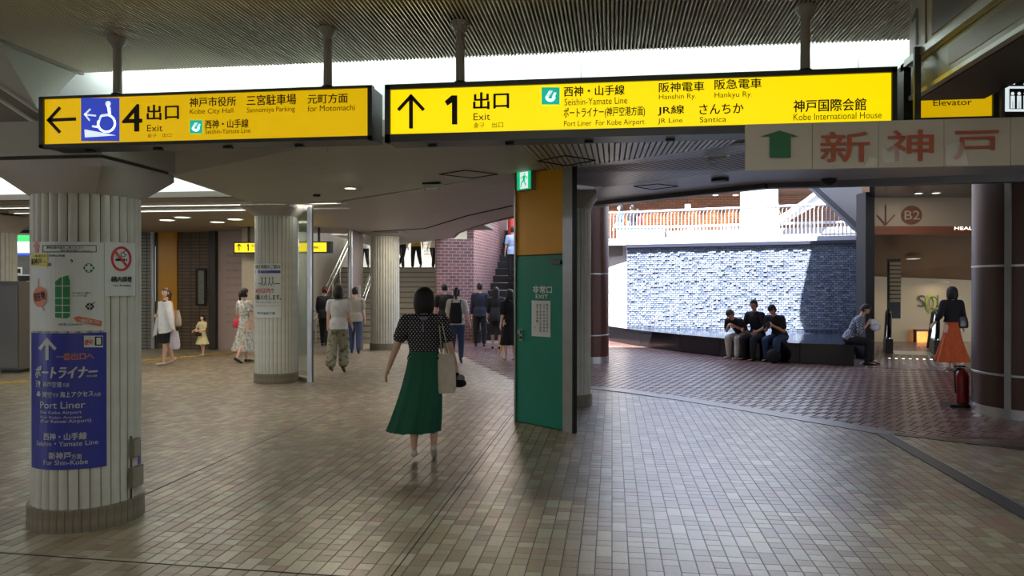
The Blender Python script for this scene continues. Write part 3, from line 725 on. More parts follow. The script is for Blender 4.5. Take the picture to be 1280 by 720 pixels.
pr.line([(55, 307), (120, 307), (120, 315), (55, 315)], .8, m_ink, O, closed=True)
pr.text('駅周辺案内図をご覧ください', 60, 308, 105, 311, m_ink, .01, O); pr.text('出口一番 地下鉄ポートライナー', 77, 311.8, 114, 314.5, m_ink, .01, O)
pr.poly([(70, 352), (76, 347), (86, 344), (88, 352), (88, 396), (84, 398), (70, 397)], m_green, O)
for y in (357, 372, 381, 390): pr.rect(69, y, 89, y+1, m_paper, O+.0008)
pr.rect(78.5, 346, 79.5, 397, m_paper, O+.0008)
pr.text('西神山手線', 63, 318, 82, 321, m_green, .01, O); pr.text('地下街のご案内', 91, 365, 113, 367.5, m_green, .01, O); pr.text('きっぷうりば', 91, 368.5, 108, 371, m_green, .01, O)
pr.text('改札口', 74, 404, 91, 407, mat('teal_print', (20, 110, 130), .6), .015, O); pr.text('市営地下鉄', 92, 404.5, 103, 406.5, MATS['teal_print'], .01, O)
for cx, cy, r_ in ((111, 335, 7), (112, 383, 5)):
    for a in range(0, 360, 60): pr.disc(cx+r_*.8*math.cos(R(a)), cy+r_*.55*math.sin(R(a)), 1.4, m_green if r_ > 6 else m_ink, O)
    pr.arc(cx, cy, r_*.8, 0, 360, .6, m_ink, O)
pr.line([(111, 384), (119, 377)], .8, m_ink, O)
pr.text('↑', 88, 324, 92, 329, m_ink, .02, O); pr.text('↗', 61, 329, 65, 333, m_ink, .02, O)
pr.poly([(92, 397), (98, 395), (127, 401), (126, 408), (97, 402), (98, 404)], mat('orange_label', (200, 110, 70), .5), O); pr.text('一番出口はこちら', 99, 399, 124, 403.5, m_paper, .02, O+.001, rot=-.16)
m_or = mat('salmon_label', (205, 120, 95), .5)
pr.disc(51.5, 371, 8.5, m_or, O, ry=13); pr.text('現在地', 44.5, 365, 58, 376, m_ink, .02, O+.001, rot=.2); pr.line([(49, 358), (50, 348)], 1, m_or, O); pr.line([(54, 383), (57, 389)], 1, m_or, O); pr.disc(57.5, 391.5, 1.6, m_paper, O+.001)
pr.poly([(43, 309), (47.5, 300), (52, 309), (49.5, 309), (49.5, 316), (45.5, 316), (45.5, 309)][::-1], m_or, O)
pr.rect(41, 317, 61, 333, mat('yellow_label', (208, 196, 80), .5), O+.0005); pr.text('新神戸', 41.5, 323, 54, 331, m_ink, .03, O+.001); pr.text('一番出口', 43, 318.5, 58, 321.5, m_inkbrown, .01, O+.001); pr.text('へ', 56, 326, 59, 329, m_ink, .01, O+.001)
pr.build(t_)
t_ = empty('no_smoking_poster', (P1.x, P1.y, 1.6), 'white no smoking notice with red ring on the near pillar', 'poster')
t_ = poster(130.3, 303, 168, 370, s1, m_paper, .006, parent=t_)
pr = Print(s1); pr.arc(150.5, 323.5, 11, 0, 360, 2.8, m_red, O, n=32, ry=14); pr.line([(143, 314), (158, 333.5)], 2.6, m_red, O+.001)
pr.rect(143.5, 323.5, 155, 326.2, m_ink, O); pr.rect(156, 323.5, 157.5, 326.2, m_ink, O); pr.arc(153, 318, 3, 0, 300, .8, m_ink, O, n=12); pr.arc(156, 316, 2.4, 60, 330, .8, m_ink, O, n=12)
pr.text('構内禁煙', 138, 345.5, 163, 352.5, m_ink, .03, O); pr.text('No Smoking', 141, 355.5, 161.5, 358.5, m_ink, .02, O); pr.build(t_)
t_ = empty('blue_poster', (P1.x, P1.y, 1.1), 'blue transit direction poster with silver writing on the near pillar', 'poster')
t_ = poster(40.5, 416.5, 132.5, 587, s1, m_blue, .007, parent=t_)
pr = Print(s1); O = .0105
pr.line([(60.2, 450), (60.2, 424)], 4, m_silver, O); pr.line([(51, 436.5), (60.2, 425), (70.5, 436.5)], 4, m_silver, O)
pr.rect(105, 419.5, 128, 434, m_paper, O); pr.rect(118, 420.5, 127.5, 432, m_ink, O+.001); pr.rect(120, 422, 125.5, 430.5, m_paper, O+.0015); pr.text('便利', 106, 424, 116, 431, m_red, .02, O+.001); pr.text('アプリ', 106, 420.5, 116, 423, m_ink, .0, O+.001)
pr.text('一番出口へ', 72, 441.5, 116.5, 449.5, m_silver, .05, O); pr.text('一番出口へ', 72.4, 441.9, 116.1, 449.1, m_red, .02, O+.0008)
pr.text('ポートライナー', 46, 457.5, 121, 472.5, m_silver, .045, O, shear=.25); pr.text('PORTLINER', 108, 468.5, 121, 471, m_silver, .01, O)
pr.text('✈', 46.5, 475.5, 52.5, 484, m_silver, .01, O, rot=1.57); pr.text('神戸空港', 55, 477, 78, 484, m_silver, .015, O); pr.text('方面', 79, 478.5, 87, 483.5, m_silver, .01, O)
pr.poly([(47, 491.5), (53, 491.5), (51.5, 495), (48.5, 495)][::-1], m_silver, O); pr.rect(48.5, 489, 51.5, 491.3, m_silver, O)
pr.text('関空', 55, 489.5, 66, 496.5, m_silver, .015, O); pr.text('行き', 67, 491, 74, 496, m_silver, .01, O); pr.text('海上アクセス', 76, 489, 116, 496, m_silver, .03, O); pr.text('方面', 117, 490.5, 125, 495, m_silver, .01, O)
pr.text('Port Liner', 52, 502, 106.5, 510.5, m_silver, .012, O); pr.text('For Kobe Airport', 52.5, 513.5, 102, 518.5, m_silver, .01, O)
pr.text('For Kaijo Access', 52.5, 520, 102, 524, m_silver, .01, O); pr.text('(For Kansai Airport)', 52.5, 524.2, 113.5, 529.5, m_silver, .01, O)
pr.text('西神・山手線', 56, 541, 108, 550, m_silver, .025, O); pr.text('Seishin・Yamate Line', 47.5, 551.5, 122, 557.5, m_silver, .01, O)
pr.text('新神戸', 62, 565, 89, 574, m_silver, .025, O); pr.text('方面', 89.5, 567, 102, 573.5, m_silver, .01, O); pr.text('For Shin-Kobe', 56, 575, 109.5, 581, m_silver, .012, O)
pr.build(t_)
# outlet boxes low on the near pillar
for lab, x0, y0, x1, y1, m in (('small upper grey outlet box low on the near pillar', 160.5, 548, 169, 571, mat('outlet_grey', (120, 116, 100), .5)), ('larger lower grey outlet box low on the near pillar', 159.5, 583, 172.5, 608, MATS['outlet_grey'] if 'outlet_grey' in MATS else None)):
    t_ = empty('outlet_box', (P1.x, P1.y, .8), lab, 'box'); poster(x0, y0, x1, y1, s1, m, .035, 'box_body', n=4, th=.03, parent=t_)
    poster(x0+1, y0+1.5, x1-1, y1-1.5, s1, mat('outlet_lid', (142, 138, 122), .5), .039, 'lid', n=4, th=.004, parent=t_)
u0, z0 = s1.uv(163, 592); u1, z1 = s1.uv(163, 540); q = MB()
a = s1.pt(u0, s1.uv(163, 625)[1], .004); b = s1.pt(u0, s1.uv(163, 545)[1], .004); q.tube([a, b], .005, 6)
tag(q.build('cable', m_black), 'thin dark cable between the outlet boxes on the near pillar', 'cable')
t_ = poster(171.5, 551, 174.6, 583, s1, m_blue, .006, 'blue_label'); tag(t_, 'narrow blue sticker at the right side of the near pillar', 'sticker')
# notice on the second pillar
s2 = Cyl(P2.x, P2.y, .34); t_ = empty('service_notice', (P2.x, P2.y, 1.6), 'white service notice with drawn figures on the second pillar', 'poster')
t_ = poster(318.5, 329.5, 351.5, 397, s2, m_paper, .006, parent=t_, n=10); pr = Print(s2); O = .0075
pr.text('時刻と時間のご案内', 320, 331, 350, 336, m_ink, .02, O); pr.rect(319.5, 338, 350.5, 341.5, m_blue, O, n=3)
for x in (328, 332, 337, 341): pr.disc(x, 347.5, .9, m_ink, O); pr.line([(x, 348), (x, 353)], .8, m_ink, O); pr.line([(x, 352), (x-1.6, 357)], .7, m_ink, O); pr.line([(x, 352), (x+1.4, 357)], .7, m_ink, O)
pr.line([(320, 354.5), (326, 354.5)], .9, m_ink, O); pr.line([(343, 354.5), (350, 354.5)], .9, m_ink, O)
pr.text('30分以内', 320, 360, 338, 366.5, m_red, .025, O); pr.text('で', 338.5, 361, 342.5, 366, m_ink, .02, O); pr.text('お願いいたします。', 320, 368.5, 351, 375, m_ink, .025, O)
pr.text('ご理解とご協力をお願いします', 320, 377, 348, 379, m_ink, .0, O); pr.text('駅長からのおしらせです', 320, 381.5, 348, 383.3, m_red, .0, O); pr.text('神戸市営地下鉄', 322, 390, 344, 393.5, m_ink, .015, O); pr.build(t_)

# ================================================================ HANGING SIGNS
YF = 4.2
sp_ = Plane((0, YF, 0), (1, 0, 0), (0, -1, 0))
def hang_sign(x0, x1, fx0, fy0l, fx1, fy1, ztop, zbot, fz0, fz1, lab, m_face, poles, Yf=YF, dep=.2):
    pl = Plane((0, Yf, 0), (1, 0, 0), (0, -1, 0)); X0, X1 = pl.uv(x0, 150)[0], pl.uv(x1, 130)[0]; A, B = pl.uv(fx0, 150)[0], pl.uv(fx1, 130)[0]
    root = empty('hanging_sign', ((X0+X1)/2, Yf+dep/2, zbot), lab, 'sign')
    q = MB(); yc = Yf+dep/2+.006
    q.box(((X0+X1)/2, yc+.01, (ztop+zbot)/2), (X1-X0-.01, dep-.03, ztop-zbot-.01)); q.build('sign_case', m_frame, root)
    q = MB()
    q.box(((X0+X1)/2, Yf+.01, (ztop+fz1)/2), (X1-X0, .05, ztop-fz1)); q.box(((X0+X1)/2, Yf+.01, (zbot+fz0)/2), (X1-X0, .05, fz0-zbot))
    q.box(((X0+A)/2, Yf+.01, (ztop+zbot)/2), (A-X0, .05, ztop-zbot)); q.box(((X1+B)/2, Yf+.01, (ztop+zbot)/2), (X1-B, .05, ztop-zbot)); q.build('bezel', m_frame, root)
    q = MB(); q.box(((A+B)/2, Yf+.012, (fz0+fz1)/2), (B-A, .02, fz1-fz0)); q.build('lit_face', m_face, root)
    for k in range(int((X1-X0)/.45)):
        x = X0+.25+k*.45; q = MB(); q.box((x, yc, zbot-.004), (.05, .03, .012)); q.build('catch', m_black, root)
    global LAST_FACE
    LAST_FACE = bpy.data.objects[[c_.name for c_ in COL.objects if c_.parent == root and c_.name.startswith('lit_face')][0]]
    for px in poles:
        x = pl.uv(px, 80)[0]
        po = MB(); po.tube([(x, Yf+dep/2, ztop), (x, Yf+dep/2, 3.115)], .026, 14); hp_ = po.build('hanger_pole', mat('pole_enamel', (158, 156, 146), .35), root, smooth=True)
        po = MB(); po.lathe((x, Yf+dep/2, ztop), [(.045, 0), (.045, .012), (.036, .03), (.028, .034)], 14); po.build('pole_foot', m_frame, hp_)
        po = MB(); po.lathe((x, Yf+dep/2, 3.115), [(.03, -.065), (.034, -.05), (.05, -.03), (.058, -.016), (.058, 0)], 18); po.build('ceiling_flange', MATS['pole_enamel'], hp_, smooth=True)
        for a in range(4):
            t = a*math.pi/2+.6; po = MB(); po.ell((x+.05*math.cos(t), Yf+dep/2+.05*math.sin(t), 3.095), (.008, .008, .008), 6, 4); po.build('bolt', m_steel, hp_)
    return root
zz = lambda px, py: sp_.uv(px, py)[1]
sg = hang_sign(51, 466, 56, 0, 460.5, 0, zz(258, 114.5), zz(258, 180), zz(258, 175.6), zz(258, 117.5), 'long yellow hanging exit sign numbered 4 with wheelchair symbol and left arrow', m_yellow_dim, (134, 402))
ang_note = 0
def tilt(py_at_left, slope, x0): return lambda x: py_at_left+(x-x0)*slope
pr = Print(sp_); O = .003
pr.line([(62, 150.5), (96, 149)], 4.2, m_ink, O); pr.line([(76, 134.5), (61.5, 150.5), (76, 166)], 4.2, m_ink, O)
pr.rect(102, 122.8, 150, 176.6, m_bluelit, .0025, 'blue_panel')
W_ = m_litwhite
pr.disc(136, 130, 3.4, W_, .004); pr.line([(135.5, 132), (138, 143.5), (127, 145)], 3, W_, .004); pr.line([(137.5, 134), (138, 143.5)], 3.4, W_, .004)
pr.arc(134, 154.5, 10.5, -75, 200, 2.4, W_, .004, n=24); pr.line([(127, 145), (122.5, 159), (116, 158)], 2.4, W_, .004)
pr.poly([(106.5, 162), (146, 169.5), (107, 172)][::-1], W_, .004)
pr.line([(107.5, 143.5), (121, 145)], 1.9, W_, .004); pr.line([(114, 136.5), (107, 143.3), (113, 151)], 1.9, W_, .004)
pr.text('4', 154, 131, 178, 164.5, m_ink, .022, O); pr.text('出口', 184.5, 131, 224, 150, m_ink, .028, O); pr.text('Exit', 184.5, 156, 204, 164.5, m_ink, .004, O)
pr.text('출구　出口', 185, 167, 215, 172, m_inkbrown, .0, O)
pr.text('神戸市役所', 237.5, 121.5, 295.5, 133.5, m_ink, .02, O); pr.text('Kobe City Hall', 238, 135.8, 292, 144, m_ink, .0, O)
pr.text('三宮駐車場', 309, 118.5, 370.5, 131.5, m_ink, .02, O); pr.text('Sannomiya Parking', 309, 133.8, 369, 142, m_ink, .0, O)
pr.text('元町方面', 385, 117.5, 435, 129.5, m_ink, .02, O); pr.text('for Motomachi', 385, 131.5, 444, 139, m_ink, .004, O)
pr.rect(238, 150.5, 253.5, 167, m_teallit, .003); 
def swirl(pr, cx, cy, s):
    pr.arc(cx, cy+.5*s, 3.4*s, 0, 180, 2.3*s, W_, .0045, n=12); pr.poly([(cx-4.5*s, cy+.5*s), (cx-1.2*s, cy-5*s), (cx+2.3*s, cy-5*s), (cx-1.6*s, cy+.8*s)][::-1], W_, .0046); pr.poly([(cx+1.3*s, cy+.8*s), (cx+3.6*s, cy-3.8*s), (cx+5.8*s, cy-3*s), (cx+4*s, cy+.9*s)][::-1], W_, .0046)
swirl(pr, 245.5, 159, 1.05)
pr.text('西神・山手線', 257, 149.5, 311, 160.5, m_ink, .02, O); pr.text('Seishin-Yamate Line', 257, 161, 313.5, 167, m_ink, .0, O)
pr.build(LAST_FACE)
# the text rows of this sign run level on the panel: pixel boxes above were read where each line stands
sg = hang_sign(482, 1120, 488.5, 0, 1113.5, 0, zz(800, 95.5), zz(800, 170.5), zz(800, 160.2), zz(800, 102), 'long bright yellow hanging exit sign numbered 1 listing railway lines', m_yellow_lit, (571, 1012))
pr = Print(sp_)
pr.line([(514, 161), (514, 121)], 5, m_ink, O); pr.line([(498, 138), (514, 120.5), (530, 138)], 4.4, m_ink, O)
pr.poly([(564.6, 119.5), (571.8, 119.5), (571.8, 155.8), (565, 155.8), (565, 128.5), (559.5, 132.5), (556, 127)][::-1], m_ink, O); pr.text('出口', 592, 115.5, 636, 136.5, m_ink, .028, O); pr.text('Exit', 592, 141.5, 613, 150.5, m_ink, .004, O); pr.text('출구　出口', 592, 153, 629, 160, m_inkbrown, .0, O)
pr.rect(677, 109.5, 699.5, 131, m_teallit, .003); swirl(pr, 688, 120.5, 1.35)
pr.text('西神・山手線', 705, 107.5, 780.5, 120, m_ink, .022, O); pr.text('Seishin-Yamate Line', 705.5, 122.5, 784, 131, m_inkbrown, .004, O)
pr.text('ポートライナー', 704.5, 134.5, 754.5, 146.5, m_ink, .015, O); pr.text('(神戸空港方面)', 756, 133.5, 806, 147, m_ink, .012, O); pr.text('Port Liner  For Kobe Airport', 705, 150, 805.5, 159, m_ink, .004, O)
pr.text('阪神電車', 823.5, 103, 880, 115, m_ink, .02, O); pr.text('Hanshin Ry.', 823.5, 117.5, 870, 126, m_inkbrown, .004, O)
pr.text('阪急電車', 893, 99, 951.5, 111.5, m_ink, .02, O); pr.text('Hankyu Ry.', 893, 115, 940, 124, m_inkbrown, .004, O)
pr.text('JR線', 822, 132, 855, 144.5, m_ink, .022, O); pr.text('JR Line', 822, 148, 853, 155.5, m_ink, .004, O)
pr.text('さんちか', 874, 130, 929, 142.5, m_ink, .02, O); pr.text('Santica', 874.5, 146, 907.5, 153, m_ink, .004, O)
pr.text('神戸国際会館', 991.5, 124, 1082, 139.5, m_ink, .02, O); pr.text('Kobe International House', 991.5, 141, 1101.5, 149.5, m_ink, .004, O)
pr.build(LAST_FACE)
# elevator sign behind the overhead housing
Y3 = 4.5; pe = Plane((0, Y3, 0), (1, 0, 0), (0, -1, 0)); z_ = lambda px, py: pe.uv(px, py)[1]
sg = hang_sign(1128, 1420, 1146, 0, 1239.5, 0, 2.84, z_(1190, 150), z_(1190, 147), 2.80, 'yellow elevator sign with dark frame partly hidden by the overhead housing', m_yellow_dim, (), Yf=Y3, dep=.12)
pr = Print(pe); pr.text('Elevator', 1166, 124.5, 1214, 132, m_ink, .012, O)
O2 = .018
pr.rect(1240.5, 90, 1300, 147.6, m_black, .016); pr.rect(1253, 109, 1300, 140.5, W_, O2)
pr.rect(1259, 112, 1300, 137.5, m_black, O2+.001)
for x in (1263, 1271, 1279): pr.disc(x, 118.3, 2.1, W_, O2+.002); pr.rect(x-2.6, 121, x+2.6, 136.8, W_, O2+.002); pr.rect(x-.3, 128, x+.3, 137, m_black, O2+.003)
pr.poly([(1276, 107), (1283, 97), (1290, 107)][::-1], W_, O2); pr.poly([(1260, 107), (1267, 103), (1266, 107)][::-1], W_, O2)
pr.text('エレベーター', 1150, 108, 1236, 121, m_ink, .02, O)
pr.build(LAST_FACE)
# overhead housing with a 1
X0, X1h = 1.555, 1.90; hb, ht = 2.562, 3.12
root = empty('overhead_housing', (X0, 1.5, hb), 'large steel housing overhead at the upper right with a number 1 on its side', 'housing')
q = MB(); q.box(((X0+X1h)/2+.01, 1.75, (hb+ht)/2), (X1h-X0-.02, 4.9, ht-hb)); q.build('housing_body', mat('housing_dark', (42, 40, 38), .4), root)
# side faces
q = MB(); q.box((X0-.004, 1.75, 2.93), (.03, 4.9, .39)); q.build('upper_side_panel', mat('housing_pale', (166, 162, 146), .35), root)
q = MB(); q.box((X0-.022, 1.75, 2.757), (.05, 4.9, .035)); q.build('bright_trim', m_steel, root)
q = MB(); q.box((X0+.004, 1.75, 2.65), (.03, 4.9, .165)); q.build('lower_side_panel', mat('housing_mid', (122, 120, 108), .3, .5), root)
q = MB(); q.box((X0-.008, 1.6, 2.66), (.012, 4.3, .085)); q.build('recess_panel', mat('housing_recess', (104, 96, 84), .35, .3), root)
q = MB(); q.box((X0-.006, 1.75, 2.575), (.034, 4.9, .02)); q.build('lower_trim', m_steel, root)
psd = Plane((X0-.02, 0, 0), (0, -1, 0), (-1, 0, 0))
pr = Print(psd); pr.poly([(1145, 11), (1147.3, 10), (1147.3, 57), (1144.8, 56), (1144.8, 22), (1140, 30), (1140, 25)][::-1], m_ink, .003); pr.build(root)
q = MB(); ya = psd.uv(1157, 30)[0]; q.box((X0-.021, -ya, 2.95), (.006, .012, .33)); ya = psd.uv(1165, 30)[0]; q.box((X0-.02, -ya-1.5, 2.96), (.008, 3.0, .3)); q.build('dark_side_panel', mat('housing_brown', (74, 66, 56), .4), root)

# banner fascia with big characters
YB = 3.95; pb = Plane((0, YB, 0), (1, 0, 0), (0, -1, 0)); bx = lambda px, py=180: pb.uv(px, py)
root = empty('direction_banner', (bx(1120)[0], YB, bx(1100, 210)[1]), 'pale panel banner with green arrow and large faded red characters', 'sign')
z0, z1 = bx(1100, 209.5)[1], bx(1100, 151)[1]
m_ban = mat('banner_panel', (206, 202, 188), .42, noise=.08, scale=3)
ed = [932, 1015.5, 1098, 1180, 1263.5, 1350]
for a, b in zip(ed[:-1], ed[1:]):
    q = MB(); A, B = bx(a)[0]+.0012, bx(b)[0]-.0012; q.box(((A+B)/2, YB+.018, (z0+z1)/2), (B-A, .03, z1-z0)); q.build('banner_panel', m_ban, root)
m_redf = mat('faded_red_print', (186, 98, 74), .6, noise=.15, scale=25)
pr = Print(pb); O = .006
pr.poly([(950, 171), (974, 163.5), (998, 171), (988, 171), (988, 197.5), (961.5, 197.5), (961.5, 171)][::-1], mat('green_arrow', (40, 118, 78), .5), O)
pr.text('新', 1025, 165, 1086, 202.5, m_redf, .016, O); pr.text('神', 1108, 163, 1166, 201.5, m_redf, .016, O); pr.text('戸', 1191, 164, 1247, 199.5, m_redf, .016, O); pr.text('方', 1285, 164, 1325, 199, m_redf, .016, O)
pr.build(root)
m_tape = mat('clear_tape', (225, 228, 222), .12, alpha=.3)
for pts in (((1100, 185), (1112, 178), (1128, 190), (1127, 203), (1104, 204)), ((1181, 183), (1200, 176), (1206, 190), (1210, 207), (1182, 207)), ((1086, 196), (1096, 200), (1094, 208), (1080, 208))):
    pr = Print(pb); pr.poly(pts[::-1], m_tape, .0072, 'tape_patch'); pr.build(root)
for px_ in (1141, 1240):
    x_ = bx(px_)[0]+(.0 if px_ < 1200 else .0); q = MB(); x_ = 1.497 if px_ < 1200 else 1.889; zt_ = 2.78 if px_ < 1200 else 2.565; q.box((x_, YB+.045, (zt_+z1-.04)/2), (.03 if px_ < 1200 else .016, .02, zt_-z1+.04)); q.build('hanger_strap', m_frame, root)
q = MB(); c = W(1036, 221, 8.9); q.ell((c.x, c.y, 2.86), (.09, .09, .09), 16, 8); cm = tag(q.build('ceiling_camera', m_black, at=(c.x, c.y, 2.9), smooth=True), 'black dome camera under the edge beam', 'camera')
q = MB(); q.cyl((c.x, c.y), .1, 2.88, 2.91, 18); q.build('camera_mount', m_dsteel, cm)

# ================================================================ GREEN DOOR BLOCK
fA, fB = M(.045, 8.94), M(.688, 8.24); fU = (fB-fA).normalized(); fN = Vector((fU.y, -fU.x, 0)); 
if fN.dot(M(0, -1)) < 0: fN = -fN
pd = Plane(fA, fU, fN); d_ = lambda px, py=400: pd.uv(px, py)
root = empty('door_block', (fA.x, fA.y, 0), 'steel framed block with green emergency door under an amber panel', kind='structure')
bk = [fA-fN*.02, fB-fN*.02, M(.80, 9.6), M(.35, 9.95), M(.16, 9.85)]
q = MB(); q.prism([tuple(p[:2]) for p in bk], 0, 2.93); q.build('block_body', mat('block_side', (60, 58, 54), .5), root)
uT = d_(676)[0]
def slab_on(u0, u1, z0, z1, off0, off1, m, name, parent=root):
    q = MB(); q.prism([tuple((fA+fU*u+fN*o)[:2]) for u, o in ((u0, off1), (u1, off1), (u1, off0), (u0, off0))], z0, z1); return q.build(name, m, parent)
ua, ub, uc, ud = 0, d_(646.5)[0], d_(706)[0], (fB-fA).length
zd = 1.9+.04
slab_on(ua, ub, 0, 2.9, -.02, .03, m_steel, 'steel_frame'); slab_on(uc, ud, 0, 2.9, -.02, .035, m_steel, 'steel_frame')
slab_on(ud-.012, ud+.003, 0, 2.9, -.02, .04, m_black, 'edge_gasket')
slab_on(ub, uc, zd+.012, 2.9, -.02, .005, mat('amber_panel', (228, 166, 34), .45, noise=.06, scale=4), 'amber_panel')
door = tag(slab_on(ub+.006, uc-.006, .012, zd, -.015, .012, mat('green_door_paint', (20, 128, 106), .42, noise=.05, scale=5), 'door_1', None), 'green emergency exit door with white lettering', kind='structure')
slab_on(ub, uc, zd, zd+.014, -.02, .012, m_joint, 'head_gap')
pr = Print(pd); O = .016; pr.text('非常口', 667.5, 357.5, 691, 366.5, m_white, .02, O, name='lettering'); pr.text('EXIT', 671, 368.3, 686, 373, m_white, .015, O)
pr.build(door)
q_ = Print(pd); q_.rectuv(666, 375.5, 689.5, 421.5, m_paper, .018, 'notice_sheet')
for i, x in enumerate((672, 676, 680.5, 684.5)):
    for j in range(9 if i else 6): q_.text(random.choice('非常時以外開放厳禁御注意下'), x, 380+j*4, x+2.2, 383+j*4, m_ink, .01, .02)
q_.text('神戸', 669.5, 408, 671, 411, m_ink, .0, .02)
t_ = empty('door_notice', (fA.x, fA.y, 1.3), 'white paper notice with vertical writing on the green door', 'poster'); q_.build(t_)
uk, zk = d_(652.5, 417); q = MB(); p = fA+fU*uk
slab_on(uk-.028, uk+.028, zk-.08, zk+.05, .012, .02, m_steel, 'lock_plate', door)
q = MB(); q.tube([p+fN*.02+Vector((0, 0, zk+.02)), p+fN*.055+Vector((0, 0, zk+.02))], .022, 14); q.build('door_knob', m_steel, door, smooth=True)
q = MB(); q.tube([p+fN*.02+Vector((0, 0, zk-.045)), p+fN*.03+Vector((0, 0, zk-.045))], .016, 12); q.build('key_cylinder', m_dsteel, door)
u0, z0 = d_(686, 328); u1, _ = d_(704, 326); slab_on(u0+.08, u1+.0, z0-.025, z0+.02, .012, .05, mat('closer_grey', (96, 100, 96), .4, .5), 'door_closer', door)
slab_on(u0-.02, u1-.06, z0+.022, z0+.032, .03, .045, MATS['closer_grey'], 'closer_arm', door)
# exit sign box
c0, c1 = d_(651, 240), d_(670, 211.5)
t_ = empty('exit_sign', tuple((fA+fU*c0[0]+fN*.1+Vector((0, 0, c0[1])))), 'small lit green running man exit sign over the green door', 'sign')
slab_on(c0[0], c1[0], c0[1], c1[1], .005, .07, mat('sign_case_grey', (150, 150, 145), .5), 'sign_case', t_)
pr = Print(pd); O = .072
u0, u1, z0, z1 = c0[0]+.012, c1[0]-.012, c0[1]+.012, c1[1]-.012
mg = mat('lit_green_panel', (0, 190, 120), .4, emit=.9)
mb = pr._mb('lit_face', mg); mb.add([pd.pt(u0, z0, O), pd.pt(u1, z0, O), pd.pt(u1, z1, O), pd.pt(u0, z1, O)], [(0, 1, 2, 3)])
w_, h_ = u1-u0, z1-z0
def fr(pts, m=m_litwhite, o=O+.001): pr._mb('pictogram', m).add([pd.pt(u0+a*w_, z0+b*h_, o) for a, b in pts], [tuple(range(len(pts)))])
fr([(.22, .05), (.80, .05), (.80, .93), (.22, .93)])
for pts in (((.50, .78), (.60, .78), (.60, .88), (.50, .88)), ((.42, .48), (.58, .45), (.62, .74), (.46, .76)), ((.46, .50), (.56, .48), (.70, .22), (.62, .2)), ((.42, .5), (.52, .46), (.36, .30), (.28, .34)), ((.32, .32), (.38, .3), (.30, .12), (.24, .14)), ((.30, .60), (.46, .68), (.46, .74), (.28, .66)), ((.60, .70), (.74, .56), (.78, .60), (.62, .76))):
    fr(pts, mg, O+.002)
pr.build(t_)

# glass screen between the second pillar and the stairs
def screen(a, b, z1, lab, n=1):
    root = empty('glass_screen', (a.x, a.y, 0), lab, 'screen'); d = (b-a).normalized(); nn = Vector((-d.y, d.x, 0))
    for p in (a, b):
        q = MB(); q.box((p.x, p.y, z1/2), (.06, .06, z1)); q.build('steel_post', m_steel, root)
    q = MB(); q.beam((a.x, a.y, z1/2+.04), (b.x, b.y, z1/2+.04), .012, z1-.1); q.build('glass_pane', m_glass, root)
    q = MB(); q.beam((a.x, a.y, .03), (b.x, b.y, .03), .05, .06); q.build('bottom_rail', m_steel, root)
    return root
g1, g2 = toworld(371, 13.0), toworld(387, 12.6)
screen(g1, g2, 2.93, 'narrow glass screen with steel posts beside the second pillar')
q = MB(); p = toworld(390, 12.65); q.box((p.x, p.y, 1.46), (.03, .05, 2.93)); tag(q.build('steel_post', m_black), 'dark slim post beside the narrow glass screen', 'post')
root = empty('elevator_shaft', tuple(toworld(442, 18.2)), 'steel cornered pale shaft wall left of the third pillar', 'wall panel')
a, b = toworld(438, 18.0), toworld(452, 19.2); q = MB(); q.beam((a.x, a.y, 1.46), (b.x, b.y, 1.46), .08, 2.92); q.build('wall_panel', mat('mauve_panel', (150, 140, 140), .35, noise=.1, scale=2), root)
q = MB(); q.tube([(a.x, a.y, 0), (a.x, a.y, 2.93)], .06, 12); q.build('corner_post', m_steel, root, smooth=True)
p = toworld(446, 18.4); q = MB(); q.box((p.x, p.y-.08, 1.35), (.22, .03, .5)); q.build('white_notice', m_paper, root)
# small yellow exit sign beyond the second pillar
Ys = 16.6; ps = Plane((0, Ys, 0), (1, 0, 0), (0, -1, 0)); 
X0, X1 = ps.uv(292, 310)[0], ps.uv(413, 309)[0]; zt, zb = ps.uv(350, 302)[1], ps.uv(350, 316.5)[1]
t_ = empty('small_hanging_sign', ((X0+X1)/2, Ys, zb), 'small yellow exit sign seen on both sides of the second pillar', 'sign')
q = MB(); q.box(((X0+X1)/2, Ys+.09, (zt+zb)/2), (X1-X0, .16, zt-zb)); q.build('sign_case', m_black, t_)
A, B = ps.uv(293.5, 310)[0], ps.uv(408, 309)[0]; q = MB(); q.box(((A+B)/2, Ys+.008, (zt+zb)/2), (B-A, .012, zt-zb-.06)); q.build('lit_face', m_yellow_lit, t_)
for px in (309, 397):
    x = ps.uv(px, 300)[0]; q = MB(); q.tube([(x, Ys+.09, zt), (x, Ys+.09, 2.96)], .03, 8); q.build('hanger_pole', m_dsteel, t_)
pr = Print(ps); O = .004; pr.line([(299, 313.5), (299, 305.5)], 1.3, m_ink, O); pr.line([(296, 308.5), (299, 305.2), (302, 308.5)], 1.2, m_ink, O); pr.poly([(309.5, 305), (311.3, 305), (311.3, 313.7), (309.5, 313.7), (309.5, 307.3), (308, 308)][::-1], m_ink, O); pr.text('出口', 314, 305, 321, 309, m_ink, .02, O); pr.text('Exit', 314, 310.5, 320, 313, m_ink, .0, O); pr.text('連絡口', 392, 307.5, 400, 311, m_ink, .02, O); pr.build(t_)
